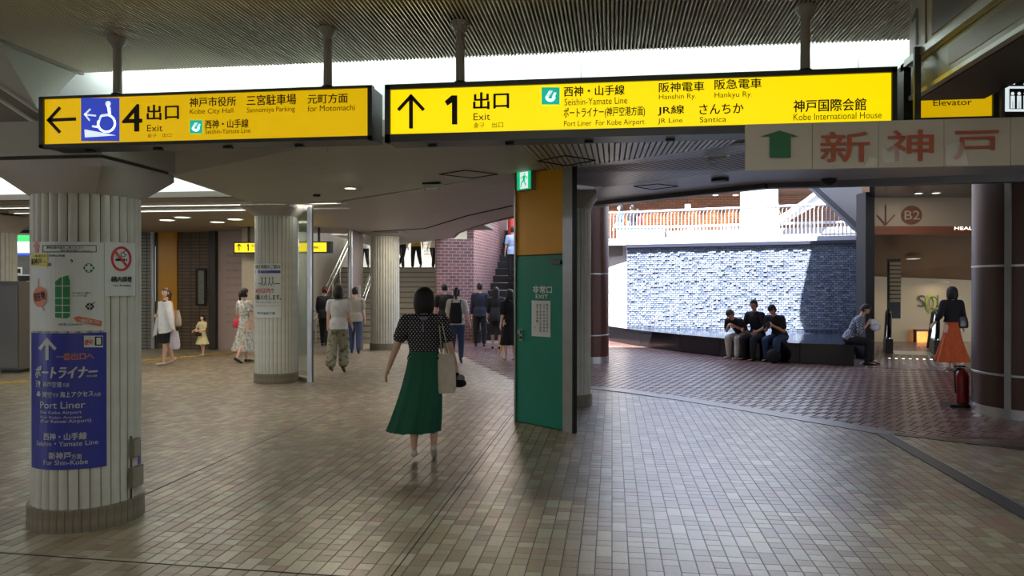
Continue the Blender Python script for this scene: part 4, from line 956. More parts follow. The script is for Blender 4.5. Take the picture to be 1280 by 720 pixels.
# smoke detector on the soffit seam
p = onS1(540, 228); t_ = empty('ceiling_detector', (p.x, p.y, p.z), 'white boxed fixture under the soffit seam above the third pillar', 'detector')
q = MB(); q.box((p.x, p.y, p.z-.05), (.24, .1, .05)); q.build('fixture_body', m_white, t_); q = MB(); q.box((p.x, p.y, p.z-.015), (.22, .12, .03)); q.build('fixture_base', m_black, t_)
for s_ in (-.09, .09):
    q = MB(); q.tube([(p.x+s_, p.y-.02, p.z-.07), (p.x+s_, p.y-.03, p.z-.1)], .008, 6); q.build('prong', m_steel, t_)
# downlight rings with unlit lenses in the dark slatted strip
for (px, py, rr, lab) in ((896, 193.5, .12, 'larger unlit round fitting in the dark slatted ceiling'), (889, 203, .06, 'smaller unlit round fitting in the dark slatted ceiling')):
    p = onz(px, py, 2.885); downlight(p, 2.88, rr, lab, None, m=mat('grey_lens', (120, 116, 110), .4))
# ================================================================ STAIRS AND ESCALATOR (straight ahead)
def mbox(mb, L0, L1, D0, D1, z0, z1):          # box aligned with the view axis frame
    mb.prism([tuple(M(L0, D0)[:2]), tuple(M(L1, D0)[:2]), tuple(M(L1, D1)[:2]), tuple(M(L0, D1)[:2])], z0, z1)
m_step = mat('stair_stone', (150, 140, 120), .55, noise=.1, scale=8); m_nose = mat('stair_nosing', (92, 84, 70), .5)
st = empty('staircase', tuple(M(-4, 21)), 'wide beige stone staircase behind the third pillar', 'stairs')
L0s, L1s = -5.58, -2.18
for k in range(14):
    q = MB(); mbox(q, L0s, L1s, 21.0+k*.3, 25.4, k*.157, (k+1)*.157-.004); q.build('step', m_step, st)
    q = MB(); mbox(q, L0s, L1s, 20.985+k*.3, 21.03+k*.3, (k+1)*.157-.03, (k+1)*.157+.002); q.build('nosing', m_nose, st)
q = MB(); mbox(q, -7, L1s, 25.4, 32, 1.9, 2.19); tag(q.build('floor_upper', mat('upper_floor', (170, 166, 156), .4)), 'upper landing floor at the top of the stairs', kind='structure')
m_upper = mat('upper_white_wall', (222, 224, 216), .6)
q = MB(); mbox(q, -8, 0.5, 30.5, 30.7, 2.19, 5); tag(q.build('wall_upper', m_upper), 'bright white wall of the upper landing', kind='structure')
q = MB(); mbox(q, -8, 0.5, 25, 31, 4.6, 4.7); tag(q.build('ceiling_upper', m_upper), 'ceiling of the upper landing', kind='structure')
q = MB(); mbox(q, -5.75, -5.6, 17.5, 26, 0, 5); tag(q.build('wall_stair', mat('stair_wall', (176, 168, 148), .6)), 'beige side wall of the stairs', kind='structure')
q = MB(); mbox(q, -6.4, -5.9, 18.0, 18.2, 0, 3); q.build('wall_return', MATS['stair_wall'], bpy.data.objects['wall_stair'])
for (L, lab, side) in ((-5.42, 'double metal handrail along the left side wall of the stairs', 0), (-4.25, 'double metal handrail in the middle of the stairs, left of the third pillar', 1)):
    t_ = empty('handrail', tuple(M(L, 21)), lab, 'handrail')
    for dz in (.92, .68):
        q = MB(); q.tube([M(L, 20.7, dz-.02), M(L, 21.0, dz+.06), M(L, 25.1, dz+2.2), M(L, 25.5, dz+2.22)], .035, 10); q.build('rail', mat('polished_rail', (205, 205, 200), .15, 1), t_, smooth=True)
    for k in range(5):
        D = 21.0+k*1.0; q = MB(); z = min(2.19, int(max(D-21, 0)/.3+1)*.157); q.tube([M(L, D, z-.1), M(L, D, z+.9-.06)], .022, 8); q.build('rail_post', m_steel, t_)
# posters / shop window on the upper wall
t_ = empty('upper_poster', tuple(M(-2.6, 30.4)), 'white poster on the upper landing wall', 'poster'); q = MB(); mbox(q, -3.1, -2.5, 30.42, 30.46, 2.6, 3.7); q.build('poster_sheet', m_paper, t_)
pr = Print(Plane(M(-3, 30.4), M(1, 0), M(0, -1)))
for j in range(5): pr.text('お知らせ', 530, 300+j*4, 542, 303+j*4, m_ink, .0, .002)
pr.build(t_)
# brick walls
m_brk = brick_mat('pink_brick', (140, 94, 90), (112, 72, 72), (158, 142, 134), .23, .09, .012, .6, .5, axis='UV')
def brickwall(name, pts, z0, z1, lab, m=m_brk, th=.2):
    me_v, fs, uv = [], [], []; s = 0; S = [0]
    for a, b in zip(pts[:-1], pts[1:]): s += (b-a).length; S.append(s)
    for p in pts: me_v += [(p.x, p.y, z0), (p.x, p.y, z1)]
    n = len(pts); fs = [(2*i, 2*i+2, 2*i+3, 2*i+1) for i in range(n-1)]
    ctr = sum(pts, Vector())/n
    back = []
    for i, p in enumerate(pts):
        d = (pts[min(i+1, n-1)]-pts[max(i-1, 0)]).normalized(); nn = Vector((-d.y, d.x, 0)); back += [(p.x+nn.x*th, p.y+nn.y*th, z0), (p.x+nn.x*th, p.y+nn.y*th, z1)]
    o0 = len(me_v); me_v += back
    fs += [(o0+2*i+2, o0+2*i, o0+2*i+1, o0+2*i+3) for i in range(n-1)]
    fs += [(2*i+1, 2*i+3, o0+2*i+3, o0+2*i+1) for i in range(n-1)]+[(0, 1, o0+1, o0), (2*n-2, o0+2*n-2, o0+2*n-1, 2*n-1)]
    me = bpy.data.meshes.new(name); me.from_pydata(me_v, [], fs); me.materials.append(m); ul = me.uv_layers.new(name='UVMap')
    for p in me.polygons:
        for li in p.loop_indices:
            v = me.loops[li].vertex_index; k = (v % o0)//2; ul.data[li].uv = (S[k] if p.index < 2*(n-1) else v*.1, me_v[v][2])
    o = bpy.data.objects.new(name, me); COL.objects.link(o); WORLDPOS[o.name] = Vector((0, 0, 0)); return tag(o, lab, kind='structure')
brickwall('wall_brick', [M(-2.15, 21.8), M(-1.12, 22.2)], 0, 2.95, 'pinkish brick wall end to the right of the stairs')
cur = [M(-1.12, 22.2)]+[M(-1.12+1.3*math.sin(t)*.9-.12*t, 22.2+ t*5.2) for t in (.2, .4, .6, .8, 1.0, 1.3, 1.6)]
brickwall('wall_brick_curved', cur, 0, 7.5, 'curved pinkish brick wall rising beside the escalator')
area('wall_washer', tuple(M(-.5, 22.5, 4.6)), .6, .6, 60, WARM, (R(-25), 0, 0))
area('escalator_hall_light', tuple(M(.6, 23, 5.6)), 1.5, 1.5, 45, NEUT)
q = MB(); mbox(q, -1.5, -.2, 19.0, 33, 7.4, 7.5); tag(q.build('ceiling_escalator', m_upper), 'high ceiling of the escalator well', kind='structure')
q = MB(); mbox(q, -1.5, 2.2, 33, 33.2, 0, 7.5); tag(q.build('wall_escalator', mat('well_wall', (150, 110, 95), .7)), 'end wall of the escalator well', kind='structure')
q = MB(); q.tube([M(-.02, 26, 1), M(-.02, 26, 7)], .12, 12); tag(q.build('trim_17', mat('red_post', (196, 60, 44), .5)), 'red vertical post in the escalator well', kind='structure')
def escalator(La, Lb, D0, rise, slope_len, lab, z00=0, lit=False, down=False, ang=0):
    M0 = globals()['M']; Lc = (La+Lb)/2; ca_, sa_ = math.cos(ang), math.sin(ang)
    def M(L, D, z=0, wv=None): dl, dd = L-Lc, D-D0; return M0(Lc+dl*ca_+dd*sa_, D0-dl*sa_+dd*ca_, z)
    def mbox(mb, a, b, c, d, e, f): mb.prism([tuple(M(a, c)[:2]), tuple(M(b, c)[:2]), tuple(M(b, d)[:2]), tuple(M(a, d)[:2])], e, f)
    root = empty('escalator', tuple(M((La+Lb)/2, D0, z00)), lab, 'escalator'); g = -1 if down else 1
    m_h = m_black; m_pan = mat('lit_balustrade', (225, 235, 235), .3, emit=1.2) if lit else mat('balustrade_panel', (130, 125, 116), .25, .6)
    for L in (La, Lb):
        path = [M(L, D0+.25, z00+.32), M(L, D0+.02, z00+.5), M(L, D0-.04, z00+.72), M(L, D0+.06, z00+.92), M(L, D0+.3, z00+1.0), M(L, D0+1.0, z00+1.0+g*.05), M(L, D0+1.0+slope_len, z00+1.0+g*rise)]
        q = MB(); q.tube(path, .05, 8); q.build('handrail', m_h, root, smooth=True)
        for j in range(6):
            f0_, f1_ = j/6, (j+1)/6-.01; Da, Db = D0+.12+(slope_len+.8)*f0_, D0+.12+(slope_len+.8)*f1_
            zf = lambda D: z00+g*rise*max(0, (D-D0-.8))/slope_len
            q = MB(); v = [M(L, Da, zf(Da)+.3), M(L, Db, zf(Db)+.3), M(L, Db, zf(Db)+.96), M(L, Da, zf(Da)+.9)]; w_ = M(Lc+.02, D0)-M(Lc, D0)
            q.add(v+[p+w_ for p in v], [(0, 1, 2, 3), (7, 6, 5, 4), (0, 4, 5, 1), (1, 5, 6, 2), (2, 6, 7, 3), (3, 7, 4, 0)]); q.build('balustrade_panel', m_pan, root)
        q = MB(); v = [M(L-.08, D0, z00), M(L-.08, D0+.9, z00), M(L-.08, D0+.9+slope_len, z00+g*rise), M(L-.08, D0+.9+slope_len, z00+g*rise+.34), M(L-.08, D0+.9, z00+.34), M(L-.08, D0, z00+.34)]; w_ = M(Lc+.16, D0)-M(Lc, D0)
        q.add(v+[p+w_ for p in v], [(0, 1, 4, 5), (1, 2, 3, 4), (11, 10, 7, 6), (10, 9, 8, 7), (0, 5, 11, 6), (5, 4, 10, 11), (4, 3, 9, 10)]); q.build('skirt', m_dsteel, root)
    n = int(slope_len/.38)
    for k in range(n):
        D = D0+.8+k*slope_len/n; z = z00+g*rise*(k+(0 if down else 1))/n; q = MB(); mbox(q, La+.1, Lb-.1, D, D+slope_len/n+.02, z-.22, z-.0); q.build('escalator_step', mat('step_metal', (50, 50, 50), .45, .6), root)
    q = MB(); mbox(q, La+.1, Lb-.1, D0-.3, D0+.8, z00-.01, z00+.012); q.build('comb_plate', m_steel, root)
    return root
escalator(-.95, .25, 21.2, 3.6, 6.0, 'escalator rising behind the crowd left of the green door')
# ================================================================ SUNLIT COURT
LW0, DW0, LW1, DW1 = 3.40, 22.5, 9.25, 20.0
m_water = brick_mat('water_wall_block', (92, 102, 122), (118, 128, 150), (60, 70, 90), .12, .06, .014, .28, .9, axis='UV', offset=.5)
brickwall('wall_water', [M(LW0, DW0), M(LW1, DW1)], 0, 2.74, 'rough block water wall, sunlit on the left and shaded on the right', m_water, .4)
wdir = (M(LW1, DW1)-M(LW0, DW0)).normalized(); wn_ = Vector((wdir.y, -wdir.x, 0))
if wn_.dot(M(0, -1)) < 0: wn_ = -wn_
q = MB(); Lw = (M(LW1, DW1)-M(LW0, DW0)).length
for r_ in range(38):
    for k in range(int(Lw/.12)):
        if random.random() < .35: continue
        u = (k+.5+(r_ % 2)*.5)*.12
        if u > Lw-.08: continue
        p = M(LW0, DW0)+wdir*u; z = .45+r_*.06
        h = random.uniform(.006, .03); e = random.uniform(-.01, .01)
        c0 = p+wn_*0
        A = [c0-wdir*.054+Vector((0, 0, z-.024)), c0+wdir*.054+Vector((0, 0, z-.024)), c0+wdir*.054+Vector((0, 0, z+.024)), c0-wdir*.054+Vector((0, 0, z+.024))]
        B = [A[0]+wn_*(h+e), A[1]+wn_*(h-e), A[2]+wn_*(h-e), A[3]+wn_*(h+e)]
        q.add(A+B, [(4, 5, 6, 7), (0, 1, 5, 4), (1, 2, 6, 5), (2, 3, 7, 6), (3, 0, 4, 7)])
m_blk = mat('split_block', (116, 127, 148), .55, noise=.45, scale=14)
tag(q.build('split_blocks', m_blk, bpy.data.objects['wall_water']), kind='stuff')
q = MB(); a, b = M(LW0, DW0)+wn_*.06, M(LW1, DW1)+wn_*.06; q.beam((a.x, a.y, 2.76), (b.x, b.y, 2.76), .12, .09)
tag(q.build('trim_18', mat('navy_coping', (40, 44, 62), .4)), 'dark gutter along the top of the water wall', kind='structure')
q = MB(); a, b = M(LW0-.9, DW0+.35)-wn_*.25, M(LW1+.4, DW1)-wn_*.25; q.beam((a.x, a.y, 2.87), (b.x, b.y, 2.87), .5, .14)
tag(q.build('trim_19', mat('white_coping', (165, 167, 174), .5)), 'white coping that carries the railing', kind='structure')
# basin water surface behind the granite bench
bf = [gnd(*p) for p in ((750, 421), (762, 426), (800, 433), (850, 440), (900, 446), (950, 451), (1000, 455), (1068, 457.5))]
bb = [M(2.6, 23.2)]+[p+ (M(0, 1)*(.75)) for p in bf[1:]]
m_gran = mat('polished_black_granite', (24, 24, 28), .12, noise=.3, scale=60, spec=.6)
bench = empty('granite_bench', tuple(bf[4]), 'long curved polished black granite bench edging the water basin', 'bench')
bb = [bf[0]+M(.1, .5)]+[p+M(.1, .5) for p in bf[1:3]]+[p+M(.15, .75) for p in bf[3:]]
for i in range(len(bf)-1):
    a, b, c, d = bf[i], bf[i+1], bb[i+1], bb[i]; g = (b-a).normalized()*.006
    q = MB(); q.prism([tuple((a+g)[:2]), tuple((b-g)[:2]), tuple((c-g)[:2]), tuple((d+g)[:2])], 0, .37); q.build('bench_block', m_gran, bench)
    q = MB(); e = M(0, -.035); q.prism([tuple((a+g+e)[:2]), tuple((b-g+e)[:2]), tuple((c-g)[:2]), tuple((d+g)[:2])], .375, .425); q.build('seat_slab', m_gran, bench)
q = MB(); P = [bb[1], bb[2], bb[3], bb[4], bb[5], bb[6], bb[7], M(LW1+.1, DW1-.05), M(LW0-.3, DW0)]
q.prism([(p.x, p.y) for p in P], .02, .36)
m_w = mat('dark_water', (40, 50, 66), .06, bump=.3, scale=9, spec=.8); tag(q.build('water_basin', m_w), 'shallow dark water basin at the foot of the water wall', kind='structure')

# brick and white wall left of the water wall
brickwall('wall_court_brick', [M(2.2, 24.0), M(2.97, 23.25)], 0, 2.9, 'sunlit pink brick wall left of the water wall', m_brk)
q = MB(); a, b = M(2.96, 23.2), M(3.5, 22.85); q.beam((a.x, a.y, 1.45), (b.x, b.y, 1.45), .12, 2.75); tag(q.build('wall_court_white', mat('court_white', (180, 178, 176), .6)), 'white wall strip left of the water wall', kind='structure')
# railing
rl = empty('railing', tuple(M(3, 22.9, 2.94)), 'white metal railing with many balusters above the water wall', 'railing')
m_rw = mat('railing_white', (158, 160, 168), .4)
ra, rb = M(2.6, 23.2), M(9.55, 20.15); rd = (rb-ra).normalized(); RL = (rb-ra).length
def pz(p, z): return (p.x, p.y, z)
zt = 3.80
for z, r_ in ((zt, .035), (2.99, .022)):
    q = MB(); q.tube([pz(ra, z), pz(rb, z)], r_, 8); q.build('rail', m_rw, rl, smooth=True)
nb_ = 74; bal = MB(); bal.tube([(0, 0, 2.94), (0, 0, 3.66)], .016, 6); bal.tube([(0, 0, 3.66), (.012, 0, 3.72), (.04, 0, 3.765)], .012, 5)
bme = bal.mesh('baluster', m_rw)
for k in range(nb_+1):
    p = ra+rd*RL*k/nb_; o = bpy.data.objects.new('baluster', bme); COL.objects.link(o); o.parent = rl; w_ = WORLDPOS['railing']; o.location = (p.x-w_.x, p.y-w_.y, -w_.z); o.rotation_euler.z = math.atan2(rd.y, rd.x)
# second railing farther back and its low wall
q = MB(); a, b = M(4.6, 25.5), M(10.5, 23.2); q.beam(pz(a, 3.22), pz(b, 3.22), .25, .36); tag(q.build('wall_parapet', mat('parapet_white', (140, 141, 148), .6)), 'white parapet behind the railing', kind='structure')
q = MB(); q.tube([pz(a, 3.55), pz(b, 3.55)], .04, 8)
for k in range(60): p = a+(b-a)*k/60; q.tube([pz(p, 3.38), pz(p, 3.55)], .015, 4)
tag(q.build('parapet_rail', m_rw, bpy.data.objects['wall_parapet']))
q = MB(); q.prism([tuple(M(*p)[:2]) for p in ((0.8, 23.5), (2.6, 23.2), (9.6, 20.2), (17, 17), (17, 34), (0.8, 34))], 2.5, 2.8)
tag(q.build('floor_terrace', mat('terrace_floor', (120, 116, 112), .6)), 'upper terrace floor behind the railing', kind='structure')
brickwall('wall_terrace', [M(2.2, 31), M(16, 31)], 2.8, 5.6, 'brown brick wall washed by lamps on the terrace', brick_mat('brown_terrace_brick', (120, 80, 52), (100, 64, 42), (70, 46, 34), .3, .1, .012, .6, .4, axis='UV'))
q = MB(); mbox(q, 2.0, 16, 27.5, 31.2, 5.25, 5.6); tag(q.build('ceiling_terrace', mat('terrace_ceiling', (120, 96, 84), .6)), 'brown ceiling over the terrace', kind='structure')
q = MB(); q.cyl(M(8.45, 26.0), .62, 2.8, 7.6, 32); tag(q.build('column', mat('mosaic_column', (178, 184, 190), .5, noise=.12, scale=60), smooth=True), 'white mosaic round column standing sunlit on the terrace', kind='structure')
names = ['first', 'second', 'third', 'fourth', 'fifth', 'sixth', 'seventh']
for k in range(7):
    px = 768+k*25; L = (px-640)/F*30.7
    t_ = empty('wall_washer_lamp', tuple(M(L, 30.6, 5.25)), names[k]+' small ceiling spot from the left over the brown terrace wall', 'lamp', 'spots washing the brown terrace wall')
    q = MB(); c = M(L, 30.55, 5.25); q.cyl(c, .1, 5.22, 5.25, 12); q.build('lamp_lens', m_lamp, t_); q = MB(); q.cyl(c, .13, 5.235, 5.26, 12); q.build('trim_ring', m_white, t_)
    sp2 = bpy.data.lights.new('wall_spot', 'SPOT'); sp2.energy = 420; sp2.color = (1, .72, .35); sp2.spot_size = R(95); sp2.spot_blend = .6; so = bpy.data.objects.new('wall_spot', sp2); COL.objects.link(so); so.location = M(L, 30.5, 5.2); so.rotation_euler = (0, 0, 0)
t_ = empty('hanging_lantern', tuple(M(7.0, 29, 3.9)), 'small square lit sign hanging before the brown terrace wall', 'sign')
c = W(859.5, 259, 28); q = MB(); q.box(tuple(c), (.2, .08, .22)); q.build('lit_box', mat('lantern_lit', (240, 240, 225), .4, emit=1.2), t_)
q = MB(); q.tube([tuple(c+Vector((0, 0, .11))), (c.x, c.y, 5.25)], .008, 4); q.build('cord', m_black, t_)
# terrace furniture
for (px, py, D, w_, h_, lab) in ((800, 283, 25, .9, .5, 'pale counter behind the left part of the railing'), ):
    c = W(px, py, D); t_ = empty('counter', (c.x, c.y, 2.8), lab, 'counter'); q = MB(); q.box((c.x, c.y, 3.15), (1.5, .5, .7)); q.build('counter_body', mat('counter_teal', (150, 170, 176), .5), t_); q = MB(); q.box((c.x, c.y, 3.52), (1.6, .6, .05)); q.build('counter_top', m_white, t_)
# escalator / stair slab coming down at the right of the court
def tri_slab(pts, D, th, m, name, lab, parent=None):
    A = [W(px, py, D) for px, py in pts]; q = MB(); n = len(A); e = M(0, th)
    q.add(A+[a+e for a in A], [tuple(range(n)), tuple(range(2*n-1, n-1, -1))]+[(i, n+i, n+(i+1) % n, (i+1) % n) for i in range(n)])
    o = q.build(name, m, parent); return tag(o, lab, kind='structure') if lab else o
o = tri_slab([(1012, 222), (1078, 205), (1078, 287)][::-1], 18.9, .5, mat('stair_slab_face', (196, 200, 208), .5), 'wall_stair_slab', 'pale triangular side of the outdoor stairs at the right of the court')
sl_ = MB(); sl_.beam(W(994, 214, 18.7), W(1081, 294, 18.7), .18, .12); sl_.build('slab_edge', mat('slab_edge', (120, 126, 138), .5), o)
o = tri_slab([(960, 283), (1046, 226), (1062, 240), (1010, 262), (975, 283)], 23.0, .6, mat('glass_balustrade', (196, 196, 196), .3), 'wall_stair_far', 'pale balustrade of the stairs behind the railing')
tri_slab([(958, 287), (1034, 228), (1040, 228), (964, 287)], 22.9, .1, m_white, 'stair_rail', None, o)
q = MB(); mbox(q, 8.9, 10.6, 27.1, 29, 2.8, 3.35); q.build('stair_landing', m_white, bpy.data.objects['floor_terrace'])
# canopy added out of view as sun blocker, outline shaped to cast the wall shade
q = MB(); P = [(-30, -20), (-30, 33), (-.6, 33), (-.6, 16.2), (5.2, 16.0), (5.54, 17.7), (6.69, 18.59), (9, 20.4), (14, 21.5), (14, -20)]
q.prism([tuple(M(*p)[:2]) for p in P], 6.0, 6.4); tag(q.build('sun_blocker', mat('sun_blocker_grey', (180, 180, 180), .7)), 'unseen sun blocker added high above the court', kind='structure')

q = MB(); q.prism([tuple(M(*p)[:2]) for p in ((4.35, 9.3), (16, 9.3), (16, 16.4), (7.72, 16.4))], 3.5, 3.7); tag(q.build('ceiling_shop_front', mat('glossy_dark_ceiling', (62, 50, 44), .18, .2)), 'dark glossy ceiling in front of the shop entrance', kind='structure')

# ================================================================ SHOP ENTRANCE B2 (right)
DF = 16.4; pf = Plane(M(0, DF), M(1, 0), M(0, -1)); lx = lambda px, D=DF: (px-640)/F*D
q = MB(); mbox(q, lx(1078), lx(1089), DF-.15, DF+.3, 0, 3.6); tag(q.build('column', mat('near_black_post', (14, 14, 17), .6)), 'dark square post between the water wall and the shop entrance', kind='structure')
q = MB(); mbox(q, lx(1088.5), 16, DF, DF+.25, 2.88, 3.56); fasc = tag(q.build('wall_shop_fascia', mat('cream_fascia', (172, 154, 126), .45)), 'cream fascia with B2 sign over the shop entrance', kind='structure')
q = MB(); mbox(q, lx(1088.5), 16, DF-.02, DF+.25, 2.70, 2.88); q.build('brown_stripe', mat('fascia_brown', (128, 70, 34), .5), fasc)
m_brownprint = mat('brown_print2', (112, 62, 34), .5)
pr = Print(pf); O = .02; pr.line([(1106.5, 280), (1106.5, 256)], 1.6, m_brownprint, O); pr.line([(1095.5, 269), (1106.5, 281), (1118, 268.5)], 1.6, m_brownprint, O)
pr.disc(1139, 269, 13, m_brownprint, O, ry=11.8); pr.text('B2', 1130, 263.5, 1149, 274.5, MATS['cream_fascia'], .01, O+.003); pr.text('HEALTH', 1192, 283.5, 1227, 287.3, mat('lit_letters', (255, 250, 240), .4, emit=1.5), .04, .03)
pr.build(fasc)
# inner hall with the descending escalator
q = MB(); q.prism([tuple(M(*p)[:2]) for p in ((7.5, 16.7), (16, 16.7), (16, 24), (7.5, 24))], -.5, -.45)
q2 = MB()
A = [M(7.75, 16.66, 2.72), M(16, 16.66, 2.72), M(16, 21.8, 1.62), M(9.9, 21.8, 1.86)]
q2.slab(A, .1); sh = tag(q2.build('ceiling_shop', mat('shop_soffit_brown', (100, 64, 42), .45)), 'sloping brown soffit inside the shop entrance', kind='structure')
q = MB(); mbox(q, 10.0, 16, 21.7, 21.85, -2.5, 2.2); tag(q.build('wall_shop', mat('shop_wall_beige', (150, 134, 100), .6)), 'beige back wall of the shop entrance', kind='structure')
q = MB(); q.prism([tuple(M(*p)[:2]) for p in ((7.74, 16.6), (7.86, 16.6), (10.0, 21.2), (9.88, 21.2))], -2.5, 2.9); tag(q.build('wall_shop_side', mat('shop_side_wall', (110, 100, 84), .4)), 'dark left side wall of the shop entrance', kind='structure')
rb_ = empty('louver_panel', tuple(M(9.3, 18.4)), 'narrow ribbed wall louver at the left of the shop entrance', 'louver')
for k in range(10):
    q = MB(); mbox(q, 9.15, 9.42, 18.4, 18.45, 1.2+k*.1, 1.27+k*.1); q.build('slat', mat('louver_slat', (150, 128, 92), .4), rb_)
q = MB(); mbox(q, 9.13, 9.44, 18.46, 18.5, 0.8, 2.25); q.build('louver_back', m_black, rb_)
ps2 = Plane(M(0, 21.68), M(1, 0), M(0, -1)); lg = empty('wall_logo', tuple(M(12, 21.6, .9)), 'dark letters with a green and yellow oval on the beige shop wall', 'sign')
pr = Print(ps2); pr.text('S', 1147, 369, 1156, 384, m_ink, .0, .02); pr.arc(1163, 379.5, 5.2, 0, 360, 2.6, mat('olive_green', (150, 170, 40), .5), .02, n=24, ry=9.5); pr.arc(1166, 379, 5, 20, 330, .9, m_ink, .024, n=20, ry=8); pr.text('L', 1171, 369, 1177, 384, m_ink, .0, .02)
pr.build(lg)
escalator(8.85, 9.85, 17.7, 2.2, 3.0, 'escalator going down inside the shop entrance', lit=True, down=True, ang=R(24))
t_ = empty('lit_shop_window', tuple(M(11.4, 21.5, 0)), 'small warm glowing shop display below the logo', 'display')
q = MB(); mbox(q, lx(1145, 21.5), lx(1160, 21.5), 21.5, 21.6, -.25, .3); q.build('lit_panel', mat('warm_display', (255, 150, 60), .4, emit=1.6, noise=.5, scale=8), t_)
q = MB(); mbox(q, lx(1144, 21.5), lx(1145, 21.5), 21.45, 21.6, -.3, .35); mbox(q, lx(1160, 21.5), lx(1161, 21.5), 21.45, 21.6, -.3, .35); mbox(q, lx(1144, 21.5), lx(1161, 21.5), 21.45, 21.6, .3, .36); q.build('window_frame', m_dkbrown, t_)
for (px, py, z, lab) in ((1141, 323, None, 'bright downlight in the sloping brown shop soffit'), (1178, 352, None, 'lower downlight at the foot of the brown shop soffit')):
    D = 18.9 if py < 340 else 21.2; c = W(px, py, D); downlight(c, c.z-.0, .16, lab, None, power=5)
area('shop_spot', tuple(M(10.5, 20.6, 1.6)), 1.0, .3, 9, WARM)
for i, (px, py) in enumerate(((1148, 241.5), (1170, 241), (1148, 218.5), (1170, 218))):
    c = onz(px, py, 3.49); t_ = None
    downlight(c, 3.495, .09, ['left lamp of the far pair in the dark ceiling before the shop', 'right lamp of the far pair in the dark ceiling before the shop', 'left lamp of the near pair in the dark ceiling before the shop', 'right lamp of the near pair in the dark ceiling before the shop'][i], 'lamps in the dark ceiling before the shop', power=3)
q = MB(); a, b = gnd(1112, 448), gnd(1182, 450)
led = empty('floor_light_strip', tuple(a), 'row of small lights set in the floor before the shop', 'lights')
for k in range(9):
    p = a+(b-a)*k/8; q = MB(); q.cyl(p, .028, .0, .006, 8); q.build('floor_light', mat('floor_led', (255, 240, 210), .4, emit=4), led)
q = MB(); a, b = gnd(1040, 457), gnd(1260, 468); q.beam(pz(a, .0), pz(b, .0), .04, .01); tag(q.build('trim_20', m_joint), 'dark threshold line before the shop', kind='structure')
# right side enclosure
q = MB(); mbox(q, 9.3, 9.4, 3.0, 9.0, 0, 3.1); tag(q.build('wall_right_passage', mat('passage_wall', (120, 100, 84), .7)), 'side wall of the right passage', kind='structure')

q = MB(); mbox(q, 11.6, 11.75, 9, 17, 0, 6.2); tag(q.build('wall_court_right', mat('court_right_wall', (90, 70, 58), .6)), 'brown wall closing the court at the right', kind='structure')
# fire extinguisher
c = gnd(1203, 508); t_ = empty('fire_extinguisher', (c.x, c.y, 0), 'red fire extinguisher on a low grey stand beside the dark brown column', 'fire extinguisher')
q = MB(); q.box((c.x-.03, c.y, .02), (.36, .3, .04)); q.box((c.x+.12, c.y+.02, .08), (.04, .2, .12)); q.build('stand', m_dsteel, t_)
q = MB(); q.lathe((c.x, c.y, .04), [(.06, 0), (.078, .01), (.08, .36), (.06, .42), (.03, .45), (.025, .47)], 16); q.build('tank', mat('extinguisher_red', (150, 22, 24), .3), t_, smooth=True)
q = MB(); q.box((c.x-.03, c.y, .53), (.13, .025, .02)); q.box((c.x-.03, c.y, .50), (.09, .03, .02)); q.build('handle', m_black, t_)
q = MB(); q.tube([(c.x+.02, c.y, .50), (c.x-.1, c.y-.02, .47), (c.x-.105, c.y-.03, .3), (c.x-.09, c.y-.03, .18)], .011, 8); q.build('hose', m_black, t_, smooth=True)

# ================================================================ SHOP AND CABINET AT THE FAR LEFT
cab = empty('grey_cabinet', tuple(toworld(15, 13.9)), 'tall dark grey cabinet left of the near pillar', 'cabinet')
q = MB(); mbox(q, (3-640)/F*14, (28-640)/F*14, 13.9, 14.4, .06, 1.68); q.build('cabinet_body', mat('cabinet_grey', (88, 86, 80), .5), cab)
q = MB(); mbox(q, (4.5-640)/F*14, (26.5-640)/F*14, 13.87, 13.9, .1, 1.6); q.build('cabinet_door', mat('cabinet_door', (104, 102, 96), .45), cab)
q = MB(); mbox(q, (4-640)/F*14, (27-640)/F*14, 13.95, 14.35, 0, .06); q.build('plinth', m_black, cab)
DS = 17.4
shp = empty('kiosk_front', tuple(toworld(15, DS)), 'kiosk front with green, white and blue lit fascia left of the near pillar', 'kiosk')
def lslab(x0, x1, y0, y1, D, th, m, name, parent):
    q = MB(); mbox(q, (x0-640)/F*D, (x1-640)/F*D, D, D+th, EYE+(357-y1)/F*D, EYE+(357-y0)/F*D); return q.build(name, m, parent)
lslab(-25, 60, 294, 302, DS, .3, mat('lit_green_band', (10, 150, 70), .4, emit=.7), 'green_band', shp)
lslab(-25, 60, 302, 316, DS, .3, mat('lit_white_band', (210, 230, 245), .4, emit=.75), 'white_band', shp)
lslab(-25, 60, 316, 319, DS, .3, mat('lit_blue_band', (40, 70, 170), .4, emit=.5), 'blue_band', shp)
lslab(-25, 60, 287, 294, DS, .5, m_dsteel, 'top_band', shp)
lslab(-25, 60, 319, 450, DS+1.7, .1, mat('kiosk_back', (120, 122, 120), .6), 'back_wall', shp)
lslab(1, 8, 317, 350, DS-.2, .1, mat('red_white_strip', (190, 60, 55), .5), 'red_banner', shp)
rk = empty('goods_rack', tuple(toworld(28, DS)), 'white goods rack with small packets seen beside the near pillar', 'rack')
for k in range(6):
    lslab(8, 44, 343+k*17, 344.5+k*17, DS+.6, .4, m_white, 'shelf', rk)
lslab(8, 44, 343, 440, DS+1.05, .04, mat('rack_back', (60, 62, 64), .6), 'rack_back', rk)
gc = [(200, 200, 195), (40, 44, 60), (180, 60, 50), (60, 110, 70), (210, 190, 120)]
gi = 0
